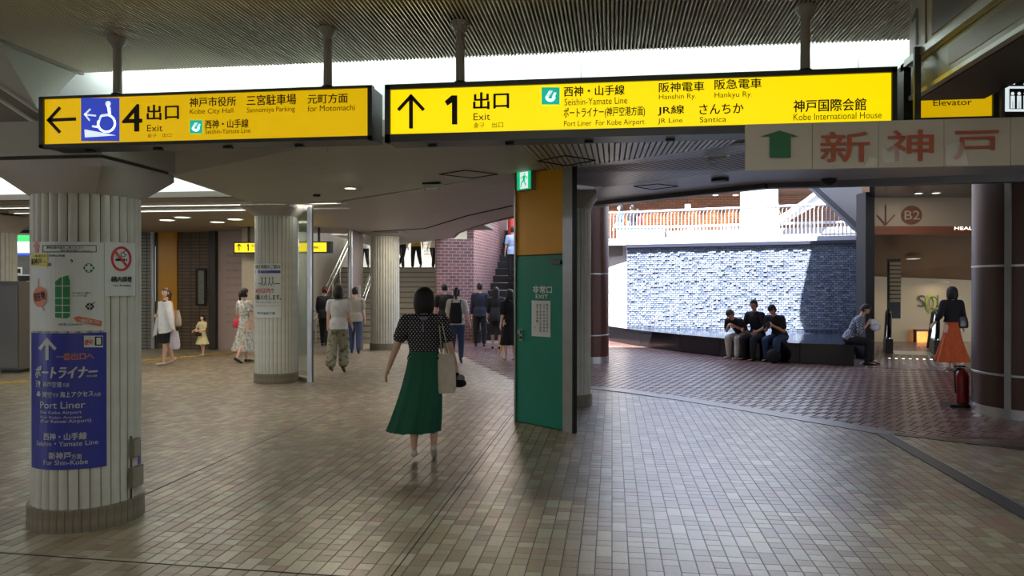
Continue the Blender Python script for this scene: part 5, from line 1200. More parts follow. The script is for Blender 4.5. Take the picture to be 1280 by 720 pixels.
for k in range(5):
    for j in range(6):
        x = 10+j*4.6; m = mat('packet_%s' % 'abcde'[(k+j*2) % 5], gc[(k+j*2) % 5], .5)
        o = lslab(x, x+3.2, 344.5+k*17+6.5, 344.5+k*17+15.5, DS+.68, .15, m, 'goods_packet', None)
        tag(o, '%s packet, %s from the left on the %s shelf of the kiosk rack' % (['pale', 'navy', 'red', 'green', 'cream'][(k+j*2) % 5], ['first', 'second', 'third', 'fourth', 'fifth', 'sixth'][j], ['top', 'second', 'third', 'fourth', 'lowest'][k]), 'packet', 'packets on the kiosk rack')
t_ = empty('counter_card', tuple(toworld(22, DS-.2)), 'small white framed card standing on the kiosk counter', 'card'); lslab(16, 27.5, 334, 343, DS+.2, .03, m_paper, 'card_sheet', t_); lslab(18, 25, 336, 341, DS+.18, .02, m_ink, 'card_print', t_)
# ================================================================ PEOPLE
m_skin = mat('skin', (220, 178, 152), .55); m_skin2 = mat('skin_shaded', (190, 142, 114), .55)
m_hair = mat('black_hair', (20, 16, 15), .62, noise=.4, scale=60); m_hairb = mat('brown_hair', (70, 46, 30), .4, noise=.4, scale=60)
def remesh(mb, name, m, voxel, sm=2, parent=None, extra=None):
    me = mb.mesh(name, None); o = bpy.data.objects.new(name, me); COL.objects.link(o)
    r = o.modifiers.new('r', 'REMESH'); r.mode = 'VOXEL'; r.voxel_size = voxel; r.use_smooth_shade = True
    s = o.modifiers.new('s', 'SMOOTH'); s.factor = .5; s.iterations = sm
    dg = bpy.context.evaluated_depsgraph_get(); me2 = bpy.data.meshes.new_from_object(o.evaluated_get(dg))
    bpy.data.objects.remove(o); bpy.data.meshes.remove(me); me2.name = name
    me2.materials.clear(); me2.materials.append(m)
    for p in me2.polygons: p.use_smooth = True
    o = bpy.data.objects.new(name, me2); COL.objects.link(o); o.parent = parent; return o
def rx(v, a): c, s = math.cos(a), math.sin(a); return Vector((v.x, v.y*c-v.z*s, v.y*s+v.z*c))
def person(foot, rz, H, label, hair='bob', hairm=None, skin=None, lean=0, legs=((12, 5), (-14, 22)), arms=((-8, 8, 10), (10, 8, 15)), top=None, bottom=None, headturn=0, headdown=0, seat=None, group=None, voxel=.010, shoe=None, width=1.0, head=True, armto=(None, None)):
    """arms/legs given as (left, right); local +y is forward, +x the figure's right.
    legs: (forward swing, knee bend); arms: (forward swing, abduction, elbow bend) or explicit wrist targets in armto."""
    skin = skin or m_skin; hairm = hairm or m_hair; H = H*.955; h = H
    root = empty('person', (foot[0], foot[1], foot[2] if len(foot) > 2 else 0), label, 'person', group, rz=rz); root.rotation_euler.z = rz
    WORLDPOS.pop(root.name, None)
    J = {}
    hipz = .52*h; J['pel'] = Vector((0, 0, 0)); la = R(lean)
    up = lambda d: rx(Vector((0, 0, d*h)), -la)
    J['waist'] = up(.09); J['chest'] = up(.20); J['sh'] = up(.295); J['neck'] = up(.314)
    nd = rx(Vector((0, 0, 1)), -(la*.6)-R(headdown)*.5); J['head'] = J['neck']+nd*.064*h
    body = MB(); legp = []
    for i, s in enumerate((-1, 1)):
        f, k = legs[i][0], legs[i][1]; ab = legs[i][2] if len(legs[i]) > 2 else 1
        hp = Vector((s*.05*h*width, 0, -.01*h)); th = rx(Vector((s*math.sin(R(ab)), 0, -math.cos(R(ab)))), R(f)); kn = hp+th*.235*h
        sn = rx(Vector((0, 0, -1)), R(f-k)); an = kn+sn*.235*h; pitch = R(min(0, f-k)*.8) if not seat else 0
        if len(legs[i]) > 3: pitch = R(legs[i][3])
        fd = rx(Vector((0, 1, 0)), pitch); heel = an+rx(Vector((0, -.018*h, -.032*h)), pitch); toe = an+fd*.095*h+rx(Vector((0, 0, -.034*h)), pitch)
        legp.append((hp, kn, an, heel, toe))
    zmin = min(min(l[3].z, l[4].z) for l in legp)-.012*h
    off = Vector((0, 0, -zmin))
    if seat is not None: off = Vector((0, 0, seat+.055*h))
    armp = []
    for i, s in enumerate((-1, 1)):
        sp = J['sh']+Vector((s*.098*h*width, 0, -.012*h)); f, ab, e = arms[i][:3]; inw = arms[i][3] if len(arms[i]) > 3 else 0
        ud = rx(Vector((s*math.sin(R(ab)), 0, -math.cos(R(ab)))), R(f)); el = sp+ud*.165*h
        fdv = rx(Vector((s*math.sin(R(ab-inw)), 0, -math.cos(R(ab-inw)))), R(f+e)); wr = el+fdv*.14*h
        if armto[i] is not None:
            wr = Vector(armto[i])*h-off*1.0 if False else Vector(armto[i])*h; v = wr-sp; d = min(v.length, .30*h); v.normalize(); wr = sp+v*d
            mid = sp+v*d*.53; hgt = math.sqrt(max((.165*h)**2-(d*.53)**2, 0)); side = Vector((s*.5, -.5, -.8)); side = (side-v*side.dot(v)).normalized(); el = mid+side*hgt; fdv = (wr-el).normalized()
        armp.append((sp, el, wr, fdv))
    T = lambda v: v+off
    # trunk
    def ring_loft(mb, secs, n=20):
        o = []
        for c, rxx, ryy in secs:
            o += [T(c)+Vector((rxx*math.cos(2*math.pi*i/n), ryy*math.sin(2*math.pi*i/n)*math.cos(la), -ryy*math.sin(2*math.pi*i/n)*math.sin(la))) for i in range(n)]
        k = len(secs); mb.add(o, [(j*n+i, j*n+(i+1) % n, (j+1)*n+(i+1) % n, (j+1)*n+i) for j in range(k-1) for i in range(n)]+[tuple(range(n-1, -1, -1)), tuple(range((k-1)*n, k*n))])
    wd = width
    trunk = lambda g: [(up(-.05), (.070*wd)*h+g, .058*h+g), (up(.0), .092*h*wd+g, .066*h+g), (up(.05), .085*h*wd+g, .060*h+g), (up(.105), .070*h*wd+g, .052*h+g), (up(.17), .082*h*wd+g, .060*h+g), (up(.23), .090*h*wd+g, .062*h+g), (up(.28), .088*h*wd+g, .050*h+g), (up(.305), .050*h*wd+g, .036*h+g), (up(.318), .028*h+g*.5, .028*h+g*.5)]
    ring_loft(body, trunk(0)); 
    body.caps(T(J['neck']-nd*.03*h), T(J['head']), .030*h, .028*h)
    for sp, el, wr, fdv in armp:
        body.caps(T(sp), T(el), .031*h, .023*h); body.caps(T(el), T(wr), .023*h, .015*h)
        body.caps(T(J['sh']), T(sp), .03*h, .031*h)
        # hand: palm, four fingers, thumb
        s = -1 if sp.x < 0 else 1; xx = fdv.cross(Vector((s, 0, 0))); xx.normalize(); pn = Vector((s, 0, 0)); pn = (pn-fdv*pn.dot(fdv)).normalized(); wdv = fdv.cross(pn).normalized()
        if wdv.y < 0: wdv = -wdv
        w0 = T(wr); body.caps(w0+wdv*.008*h, w0+fdv*.045*h+wdv*.014*h, .0115*h, .0105*h, 8); body.caps(w0-wdv*.008*h, w0+fdv*.045*h-wdv*.012*h, .0115*h, .010*h, 8)
        for q_, (u, l) in enumerate(((-.019, .034), (-.0065, .042), (.006, .045), (.0185, .040))):
            b0 = w0+fdv*.047*h+wdv*u*h; curl = .35+.1*q_; d1 = (fdv-pn*curl*.5).normalized(); d2 = (fdv-pn*curl*1.6).normalized()
            body.caps(b0, b0+d1*l*.55*h, .0055*h, .005*h, 7); body.caps(b0+d1*l*.55*h, b0+d1*l*.55*h+d2*l*.45*h, .005*h, .0042*h, 7)
        b0 = w0+fdv*.012*h+wdv*.016*h; d1 = (fdv*.7+wdv*.7-pn*.3).normalized(); body.caps(b0, b0+d1*.022*h, .0068*h, .0058*h, 7); body.caps(b0+d1*.022*h, b0+d1*.022*h+(fdv-pn*.4).normalized()*.018*h, .0058*h, .0048*h, 7)
    for hp, kn, an, heel, toe in legp:
        body.caps(T(hp), T(kn), .052*h, .034*h); cm = kn.lerp(an, .3)-Vector((0, .006*h, 0)); body.caps(T(kn), T(cm), .033*h, .033*h); body.caps(T(cm), T(an), .033*h, .018*h)
        body.caps(T(heel)+Vector((0, 0, .006*h)), T(toe)+Vector((0, 0, .006*h)), .019*h, .014*h, 10)
    # head with face
    hc = T(J['head']+nd*.045*h); ht = Matrix.Rotation(R(headturn), 3, 'Z') @ Matrix.Rotation(-R(headdown)-la*.6, 3, 'X')
    HB = lambda v: hc+ht @ (Vector(v)*h)
    if head:
        body.ell(hc, (.044*h, .054*h, .060*h), 20, 14, ht)
        body.ell(HB((0, .014, -.026)), (.034*h, .036*h, .040*h), 16, 10, ht)
        body.caps(HB((0, .050, .008)), HB((0, .060, -.014)), .006*h, .009*h, 8)
        for s in (-1, 1): body.ell(HB((s*.045, -.002, -.006)), (.007*h, .011*h, .017*h), 8, 6, ht); body.ell(HB((s*.017, .046, .008)), (.011*h, .008*h, .006*h), 8, 6, ht)
        body.caps(HB((-.010, .047, -.032)), HB((.010, .047, -.032)), .006*h, .006*h, 7)
    b_o = remesh(body, 'body', skin, min(voxel, .0105)*.8 if H > 1.2 else .007, 2, root)
    if head:
        e = MB()
        for s in (-1, 1): e.ell(HB((s*.017, .0515, .002)), (.0055*h, .003*h, .0028*h), 8, 6, ht); 
        e.build('eyes', m_black, root, world=False); e = MB()
        for s in (-1, 1): e.caps(HB((s*.009, .0525, .017)), HB((s*.026, .048, .017)), .0012*h, .0012*h, 6)
        e.build('eyebrows', hairm, root, world=False)
        e = MB(); e.caps(HB((-.011, .0525, -.032)), HB((.011, .0525, -.032)), .0028*h, .0028*h, 6); e.build('lips', mat('lips', (160, 80, 75), .5), root, world=False)
        hb = MB(); n, m_ = 24, 16
        long = {'bob': .068, 'long': .15, 'short': .02, 'pony': .03, 'pig': .04}[hair]; vs = []
        rad = {'bob': 1.34, 'long': 1.25, 'short': 1.10, 'pony': 1.08, 'pig': 1.12}[hair]
        for j in range(m_+1):
            t = j/m_
            for i in range(n):
                a = 2*math.pi*i/n; dx, dy = math.cos(a), math.sin(a); fr_ = max(0, dy-.15)
                if t < .5: ph = math.pi/2*(1-t/.5); z = math.sin(ph); r = math.cos(ph)
                else: z = -(t-.5)/.5; r = 1+(.12 if hair == 'bob' else 0)*math.sin((t-.5)/.5*math.pi)-(t-.5)*.25
                zz = z*.064 if z > 0 else z*(.03+long)
                x, y = dx*r*.045*rad, dy*r*.055*rad-.003
                if z < .45 and dy > .15:      # open the face
                    if zz < .022: y = min(y, .012)
                    elif zz < .034: y = min(y, .053)
                vs.append(HB((x, y, zz+.006)))
        hb.add(vs, [(j*n+i, (j+1)*n+i, (j+1)*n+(i+1) % n, j*n+(i+1) % n) for j in range(m_) for i in range(n)]+[tuple(range(m_*n, (m_+1)*n))])
        if hair == 'pony': hb.caps(HB((0, -.06, .02)), HB((0, -.085, -.02)), .018*h, .02*h); hb.caps(HB((0, -.085, -.02)), HB((0, -.08, -.10)), .02*h, .008*h)
        if hair == 'pig': 
            for s in (-1, 1): hb.caps(HB((s*.045, -.03, .0)), HB((s*.07, -.03, -.06)), .018*h, .01*h)
        ho = hb.build('hair', hairm, root, smooth=True, world=False)
    # clothes
    if top:
        tm, sl_len, loose, length = top.get('m'), top.get('sleeve', .6), top.get('loose', .012), top.get('len', .0)
        q = MB(); secs = [s_ for s_ in trunk(loose)]; secs[-1] = (up(.322), .034*h, .032*h)
        if length > 0:   # untucked, hangs below the hip
            secs = [(up(-length), .098*h*wd+loose*1.5, .076*h+loose*1.5), (up(-.02), .096*h*wd+loose*1.4, .073*h+loose*1.3), (up(.06), .09*h*wd+loose*1.3, .066*h+loose*1.2)]+secs[3:]
        else: secs = secs[2:]
        ring_loft(q, secs)
        if sl_len > 0:
            for sp, el, wr, fdv in armp:
                q.caps(T(J['sh']), T(sp), .036*h+loose*.3, .038*h+loose*.4)
                if sl_len <= 1: q.caps(T(sp), T(sp.lerp(el, sl_len)), .038*h+loose*.5, .033*h+loose*.8)
                else: q.caps(T(sp), T(el), .038*h+loose*.5, .030*h+loose*.5); q.caps(T(el), T(el.lerp(wr, sl_len-1)), .030*h+loose*.5, .021*h+loose*.5)
        remesh(q, top.get('name', 'shirt'), tm, .0095, 2, root)
    if bottom:
        k = bottom['kind']; bm = bottom['m']
        if k == 'skirt':
            q = MB(); n = 96; hemz = bottom['hem']*h; wz = off.z+bottom.get('high', .075)*h; hw = bottom.get('flare', .16)*h; sx = bottom.get('sway', 0)*h; nf = bottom.get('folds', 11); vs = []; J_ = 14; ph0 = random.random()*6
            for j in range(J_+1):
                t = j/J_; z = wz+(hemz-wz)*t; g = min(1, t*2.6); base = .078*h*wd*(1-g)+.104*h*wd*g if t < .385 else .104*h*wd+(hw-.104*h)*((t-.385)/.615)
                for i in range(n):
                    a = 2*math.pi*i/n; t_2 = .25+.75*t; fo = 1+.05*t_2*math.sin(nf*a+ph0+.8*math.sin(3*a))+.028*t_2*math.sin((nf*2+1)*a+1.3)
                    vs.append(Vector((base*fo*math.cos(a)+sx*t*t, base*.82*fo*math.sin(a)+(.0)*t, z+.006*math.sin(nf*a+ph0)*t)))
            o0 = (J_+1)*n
            ins = [Vector((v.x*.96+sx*.04, v.y*.96, v.z+.01)) for v in vs[J_*n:]]+[Vector((v.x*.8, v.y*.8, v.z+.25*(wz-hemz))) for v in vs[J_*n:]]
            fs = [(j*n+i, (j+1)*n+i, (j+1)*n+(i+1) % n, j*n+(i+1) % n) for j in range(J_+2) for i in range(n)]+[tuple(range(n)), tuple(range((J_+3)*n-1, (J_+2)*n-1, -1))]
            q.add(vs+ins, fs); q.build(bottom.get('name', 'skirt'), bm, root, smooth=True, world=False)
            if bottom.get('band', True): q = MB(); q.ell((0, 0, wz-.01*h), (.083*h*wd, .068*h, .02*h), 24, 8); q.build('waistband', bm, root, smooth=True, world=False)
        else:
            q = MB(); g = bottom.get('loose', .012); ring_loft(q, [(up(-.055), .085*h*wd+g, .064*h+g), (up(0), .097*h*wd+g, .070*h+g), (up(.05), .09*h*wd+g*.7, .064*h+g*.5), (up(.085), .078*h*wd+g*.4, .058*h+g*.3)])
            for hp, kn, an, heel, toe in legp:
                end = kn.lerp(an, bottom.get('len', .93)); wr_ = bottom.get('wide', 0)
                q.caps(T(hp), T(kn), .056*h+g, .040*h+g+wr_*.6); q.caps(T(kn), T(end), .040*h+g+wr_*.6, .027*h+g+wr_)
            remesh(q, 'trousers', bm, .011, 3, root)
    if shoe:
        for hp, kn, an, heel, toe in legp:
            q = MB(); fw = (toe-heel).normalized(); a = T(heel); b = T(toe)
            q.caps(a-fw*.004*h+Vector((0, 0, .004*h)), a.lerp(b, .55)+Vector((0, 0, .001*h)), .0205*h, .020*h, 12); q.caps(a.lerp(b, .5), b+Vector((0, 0, 0)), .021*h, .015*h, 12)
            if shoe.get('ankle'): q.caps(a+Vector((0, 0, .01*h)), T(an)+Vector((0, 0, .01*h)), .022*h, .021*h, 10)
            remesh(q, 'shoe', shoe['m'], .006, 1, root)
    rotm = Matrix.Rotation(rz, 3, 'Z'); base = Vector(root.location)
    toW = lambda v: base+rotm @ T(v)
    return dict(root=root, toW=toW, arms=armp, J=J, legs=legp, off=off, rot=rotm, h=h, base=base)
def dots_mat():
    m = mat('polka_dot_fabric', (22, 24, 38), .7); t = m.node_tree; b = t.nodes['Principled BSDF']
    tc_ = t.nodes.new('ShaderNodeTexCoord'); sp_n = t.nodes.new('ShaderNodeSeparateXYZ'); t.links.new(tc_.outputs['Object'], sp_n.inputs[0])
    def mth(op, a, bv=None, c=None):
        n = t.nodes.new('ShaderNodeMath'); n.operation = op
        for i, x in enumerate((a, bv, c)):
            if x is None: continue
            if isinstance(x, (int, float)): n.inputs[i].default_value = x
            else: t.links.new(x, n.inputs[i])
        return n.outputs[0]
    p = .031; u = mth('DIVIDE', mth('ADD', sp_n.outputs[0], sp_n.outputs[1]) if False else sp_n.outputs[0], p); v = mth('DIVIDE', sp_n.outputs[2], p*.62)
    row = mth('FLOOR', v); sh = mth('MULTIPLY', mth('MODULO', row, 2), .5); uu = mth('FRACT', mth('ADD', u, mth('ADD', sh, 40))); vv = mth('FRACT', v)
    d = mth('ADD', mth('POWER', mth('MULTIPLY', mth('SUBTRACT', uu, .5), 1.6), 2), mth('POWER', mth('SUBTRACT', vv, .5), 2)); k = mth('LESS_THAN', d, .05)
    mx = t.nodes.new('ShaderNodeMix'); mx.data_type = 'RGBA'; t.links.new(k, mx.inputs[0]); mx.inputs[6].default_value = (*lin((22, 24, 38)), 1); mx.inputs[7].default_value = (*lin((225, 225, 220)), 1)
    t.links.new(mx.outputs[2], b.inputs['Base Color']); return m
def blot(name, c1, c2, scale, thr=.55, rough=.8):
    m = mat(name, c1, rough); t = m.node_tree; b = t.nodes['Principled BSDF']; tc_ = t.nodes.new('ShaderNodeTexCoord'); n = t.nodes.new('ShaderNodeTexNoise'); n.inputs['Scale'].default_value = scale; n.inputs['Detail'].default_value = 3
    t.links.new(tc_.outputs['Object'], n.inputs['Vector']); r = t.nodes.new('ShaderNodeValToRGB'); r.color_ramp.elements[0].position = thr-.04; r.color_ramp.elements[1].position = thr+.04
    r.color_ramp.elements[0].color = (*lin(c1), 1); r.color_ramp.elements[1].color = (*lin(c2), 1); t.links.new(n.outputs['Fac'], r.inputs[0]); t.links.new(r.outputs[0], b.inputs['Base Color']); return m
def check(name, c1, c2, s):
    m = mat(name, c1, .8); t = m.node_tree; b = t.nodes['Principled BSDF']; tc_ = t.nodes.new('ShaderNodeTexCoord'); n = t.nodes.new('ShaderNodeTexChecker'); n.inputs['Scale'].default_value = s
    n.inputs['Color1'].default_value = (*lin(c1), 1); n.inputs['Color2'].default_value = (*lin(c2), 1); t.links.new(tc_.outputs['Object'], n.inputs['Vector']); t.links.new(n.outputs['Color'], b.inputs['Base Color']); return m
def fab(name, c, rough=.85): return mat('fabric_'+name, c, rough, noise=.12, scale=14)
AW = YAW                              # heading straight away from the viewer
def G3(px, py): p = gnd(px, py); return (p.x, p.y, 0)

# -- woman in the green skirt
P = person(G3(530, 574), AW+R(4), 1.59, 'woman in polka dot blouse and dark green skirt walking away with a white tote', 'bob', lean=2, width=1.12, legs=((-7, 1, 0), (10, 30, 1, -34)), arms=((-6, 20, 14), (4, 16, 6)),
           top=dict(m=dots_mat(), sleeve=.62, loose=.016, name='blouse'), bottom=dict(kind='skirt', m=mat('green_skirt', (24, 96, 72), .8, noise=.08, scale=10), hem=.175, flare=.148, sway=-.06, folds=9, high=.10), shoe=dict(m=mat('white_shoe', (215, 215, 212), .5)), voxel=.0085)
q = MB(); c = P['off']+P['J']['neck']; q.lathe((c.x, c.y, c.z-.012), [(.055, -.03), (.085, -.022), (.075, .004), (.052, .012)], 24); q.build('collar', fab('collar_blue', (120, 132, 158)), P['root'], smooth=True, world=False)
q = MB(); q.caps(c+Vector((-.004, -.085, -.05)), c+Vector((-.006, -.105, -.13)), .009, .013, 8); q.build('ribbon', MATS['fabric_collar_blue'], P['root'], world=False)
def bag(P, top_l, name, lab, cat, m, w, h_, d, strap=None, strap_m=None, taper=.8, rz=0, bottomw=1.0):
    """soft bag hanging with its top centre at a local point of the figure"""
    c = P['base']+P['rot'] @ Vector(top_l); root = empty(name, tuple(c), lab, cat); rr = P['rot'] @ Matrix.Rotation(rz, 3, 'Z')
    secs = []; N = 18
    q = MB(); vs = []; K = 8
    for j in range(K+1):
        t = j/K; ww = w*(taper+(bottomw-taper)*math.sin(t*math.pi/2)**.8)*(1 if t < .9 else .9); dd = d*(.25+.75*math.sin(t*math.pi*.55)) * (1 if t < .9 else .8)
        for i in range(N):
            a = 2*math.pi*i/N; ca_, sa_ = math.cos(a), math.sin(a); ex = .6
            v = Vector((ww/2*abs(ca_)**ex*(1 if ca_ > 0 else -1)*(1+.03*math.sin(5*t+3*a)), dd/2*abs(sa_)**ex*(1 if sa_ > 0 else -1), -h_*t)); vs.append(rr @ v)
    q.add(vs, [(j*N+i, (j+1)*N+i, (j+1)*N+(i+1) % N, j*N+(i+1) % N) for j in range(K) for i in range(N)]+[tuple(range(N)), tuple(range((K+1)*N-1, K*N-1, -1))])
    q.build('bag_body', m, root, smooth=True, world=False)
    if strap:
        for s in strap:
            q = MB(); q.tube([P['base']+P['rot'] @ Vector(p)-c for p in s], .009, 8, flat=.5); q.build('strap', strap_m or m, root, smooth=True, world=False)
    return root
o_, J_, ar = P['off'], P['J'], P['arms'][1]
sx = ar[0]+o_
bag(P, (sx.x+.028, sx.y-.035, sx.z-.30), 'tote_bag', 'cream white tote bag hanging from the shoulder of the woman in green skirt', 'bag', fab('cream', (224, 216, 198)), .20, .36, .11, strap=[[(sx.x+.0, sx.y-.07, sx.z-.32), (sx.x-.02, sx.y-.062, sx.z-.1), (sx.x-.03, sx.y-.04, sx.z+.035), (sx.x-.025, sx.y+.01, sx.z+.055), (sx.x-.01, sx.y+.05, sx.z+.0), (sx.x+.03, sx.y+.05, sx.z-.31)], [(sx.x+.07, sx.y-.07, sx.z-.32), (sx.x+.02, sx.y-.07, sx.z-.12), (sx.x-.01, sx.y-.045, sx.z+.04), (sx.x-.005, sx.y+.01, sx.z+.055), (sx.x+.02, sx.y+.05, sx.z-.02), (sx.x+.06, sx.y+.04, sx.z-.3)]], taper=.75, rz=.15)
w_ = ar[2]+o_
t_ = empty('folded_umbrella_pouch', tuple(P['base']+P['rot'] @ Vector((w_.x+.01, w_.y-.02, w_.z-.10))), 'small black and grey pouch held in the right hand of the woman in green skirt', 'pouch')
q = MB(); q.caps((.0, 0, .04), (.045, -.01, -.035), .02, .04, 12); q.ell((.02, 0, -.04), (.07, .04, .04), 14, 8); q.build('pouch_body', fab('black', (22, 22, 25)), t_, smooth=True, world=False)
q = MB(); q.ell((.035, -.012, .01), (.04, .03, .035), 12, 8); q.build('pouch_lining', fab('grey', (130, 135, 145)), t_, smooth=True, world=False)

sh_blk = dict(m=mat('black_shoe', (20, 20, 22), .4))
m_floral = blot('floral_trousers', (150, 148, 126), (92, 96, 80), 14, .56)
person(G3(423, 466), AW, 1.60, 'woman in white tee and wide patterned trousers walking away beyond the second pillar', 'bob', legs=((-12, 8, 3), (12, 24, 2, -30)), arms=((8, 10, 25), (6, 8, 30)), top=dict(m=fab('white_tee', (205, 208, 208)), sleeve=.5, loose=.022, len=.035), bottom=dict(kind='trousers', m=m_floral, loose=.016, wide=.04, len=.86), shoe=dict(m=mat('brown_sandal', (96, 50, 36), .5)))
P = person(G3(207, 456), AW+R(180-32), 1.60, 'woman in black dress with white cloth over her front carrying a plastic bag', 'pony', hairm=m_hairb, legs=((10, 4, 1), (-10, 16)), arms=((-4, 14, 8), (18, 6, 30)), armto=(None, (.03, .12, .12)), top=dict(m=fab('black_dress', (26, 26, 32)), sleeve=.0, loose=.012, name='dress_top'), bottom=dict(kind='skirt', m=MATS['fabric_black_dress'], hem=.29, flare=.125, folds=7), shoe=dict(m=mat('beige_shoe', (200, 192, 176), .5)), headturn=12)
# white cloth held in front of her
t_ = empty('white_cloth', tuple(P['base']+P['rot'] @ Vector((0, .16, 1.1))), 'white cloth shawl draped over the front of the woman in black dress', 'cloth')
q = MB(); vs = []; nx, nz = 16, 16
for j in range(nz+1):
    for i in range(nx+1):
        u, v = i/nx-.5, j/nz; w_ = .38+.36*v; x = u*w_-.05*v; y = .02*math.sin(u*14+v*2)*(.4+v)-abs(u)*.22*(1-.4*v)-.03*abs(u*2)**4; z = .18-.64*v+(.10*v*(abs(u)*2)**2*(1 if u < 0 else -1.2))
        vs.append(P['rot'] @ Vector((x, y, z)))
sv = [v+P['rot'] @ Vector((0, -.008, 0)) for v in vs]; o0 = len(vs); g_ = lambda i, j: j*(nx+1)+i
fs = [(g_(i, j), g_(i, j+1), g_(i+1, j+1), g_(i+1, j)) for j in range(nz) for i in range(nx)]; fs += [tuple(o0+k for k in reversed(f)) for f in fs]
q.add(vs+sv, fs); q.build('cloth_drape', fab('cloth_white', (222, 226, 226)), t_, smooth=True, world=False)
wp = P['arms'][0][2]+P['off']
m_plastic = mat('pale_plastic_bag', (206, 200, 212), .35, noise=.12, scale=12)
bag(P, (wp.x-.03, wp.y, wp.z-.10), 'plastic_bag', 'pale pink plastic shopping bag in the hand of the woman in black dress', 'bag', m_plastic, .27, .36, .12, strap=[[(wp.x-.05, wp.y, wp.z-.11), (wp.x, wp.y, wp.z-.04), (wp.x+.08, wp.y, wp.z-.11)]])
bx_ = P['J']['sh']+P['off']; bag(P, (-.14, -.14, bx_.z-.16), 'shoulder_bag', 'beige bag on the back of the woman in black dress', 'bag', fab('beige_bag', (176, 166, 146)), .24, .32, .14)
P = person(G3(253, 445), AW+R(180-25), .95, 'little girl in pale yellow dress with arms at her belly', 'pig', legs=((6, 4), (-5, 8)), arms=((20, 12, 60, 40), (15, 25, 55, 40)), top=dict(m=fab('yellow_dress', (206, 200, 150)), sleeve=.6, loose=.012, name='dress_top'), bottom=dict(kind='skirt', m=MATS['fabric_yellow_dress'], hem=.30, flare=.17, folds=8), shoe=dict(m=mat('white_shoe', (215, 215, 212), .5)))
t_ = empty('dark_toy', tuple(P['base']+P['rot'] @ Vector((0, .12, .50))), 'small dark round toy held by the little girl', 'toy'); q = MB(); q.ell((0, 0, 0), (.09, .035, .045), 14, 8); q.build('toy_body', fab('dark_toy', (50, 34, 34)), t_, smooth=True, world=False); q = MB(); q.ell((0, .03, .0), (.03, .012, .015), 10, 6); q.build('toy_patch', fab('toy_red', (120, 40, 40)), t_, smooth=True, world=False)
m_lace = blot('lace_dress', (205, 205, 196), (158, 158, 148), 22, .5)
P = person(G3(306, 453), AW+R(-30), 1.60, 'woman in long white lace dress with a red bag, left of the second pillar', 'pony', legs=((12, 4), (-12, 20)), arms=((6, 26, 40), (2, 8, 20)), top=dict(m=m_lace, sleeve=.55, loose=.014, name='dress_top'), bottom=dict(kind='skirt', m=m_lace, hem=.16, flare=.185, folds=10, sway=-.02), shoe=sh_blk)
wp = P['arms'][0][2]+P['off']; bag(P, (wp.x-.06, wp.y, wp.z+.03), 'red_handbag', 'bright pink red handbag on the arm of the woman in white lace dress', 'bag', mat('pink_leather', (200, 34, 70), .4), .24, .2, .1, strap=[[(wp.x-.1, wp.y, wp.z+.05), (wp.x-.03, wp.y-.02, wp.z+.16), (wp.x+.05, wp.y, wp.z+.05)]])
dark = fab('dark_navy', (30, 30, 38)); blk = fab('black_cloth', (20, 20, 23)); denim = fab('denim', (50, 66, 98)); whitec = fab('white_cloth2', (205, 204, 198))
P = person(G3(406, 433), AW, 1.62, 'person in dark clothes and red cap beyond the woman in white tee', 'short', legs=((10, 5), (-10, 15)), arms=((6, 8, 20), (6, 8, 20)), top=dict(m=dark, sleeve=1.5, loose=.02, len=.05), bottom=dict(kind='trousers', m=blk, loose=.01), shoe=sh_blk)
hc = P['off']+P['J']['head']+Vector((0, 0, .075)); q = MB(); q.lathe((hc.x, hc.y, hc.z+.012), [(.092, -.02), (.09, .01), (.075, .05), (.04, .075), (.005, .08)], 20); q.build('cap', fab('red_cap', (170, 40, 36)), P['root'], smooth=True, world=False)
person(G3(444, 442), AW+R(8), 1.60, 'person in pale top and denim mostly hidden behind the woman in white tee', 'short', legs=((8, 5), (-8, 15)), top=dict(m=fab('grey_top', (150, 146, 138)), sleeve=.6, loose=.02, len=.04), bottom=dict(kind='trousers', m=denim), shoe=sh_blk)
P = person(G3(571, 455), AW+R(-4), 1.56, 'woman in white shirt and blue jeans with a black backpack walking away', 'pony', legs=((-10, 5), (12, 20, 1, -30)), arms=((8, 10, 30), (-2, 14, 30)), top=dict(m=whitec, sleeve=.75, loose=.024, len=.02), bottom=dict(kind='trousers', m=denim, loose=.01), shoe=sh_blk)
cz = P['off']+P['J']['sh']; bag(P, (0, -.16, cz.z-.02), 'backpack', 'black backpack on the woman in white shirt', 'backpack', blk, .27, .42, .16, strap=[[(s*.09, -.11, cz.z-.05), (s*.085, -.06, cz.z+.035), (s*.09, .03, cz.z+.03), (s*.105, .085, cz.z-.05), (s*.115, .075, cz.z-.18), (s*.12, -.07, cz.z-.26)] for s in (-1, 1)], taper=.7)
person(G3(556, 441), AW, 1.70, 'person in black shirt just ahead of the black backpack', 'short', legs=((10, 5), (-10, 15)), arms=((5, 12, 20), (5, 12, 20)), top=dict(m=blk, sleeve=.7, loose=.02, len=.04), bottom=dict(kind='trousers', m=dark), shoe=sh_blk)
person(G3(600, 433), AW, 1.72, 'man in dark suit standing at the foot of the escalator', 'short', legs=((3, 2, 4), (-3, 3, 4)), arms=((4, 8, 15), (4, 8, 15)), top=dict(m=fab('navy_suit', (34, 38, 56)), sleeve=1.85, loose=.022, len=.05, name='jacket'), bottom=dict(kind='trousers', m=blk, loose=.014), shoe=sh_blk)
P = person(G3(620, 436), AW+R(5), 1.60, 'woman in black dress with a bag between the suited man and the green door', 'long', legs=((3, 2), (-3, 4)), arms=((6, 8, 20), (6, 8, 20)), top=dict(m=blk, sleeve=1.3, loose=.024, len=.03), bottom=dict(kind='skirt', m=blk, hem=.24, flare=.15), shoe=sh_blk)
bag(P, (-.05, -.17, 1.05), 'dark_quilted_bag', 'dark quilted bag on the back of the woman in black', 'backpack', dark, .26, .34, .14)
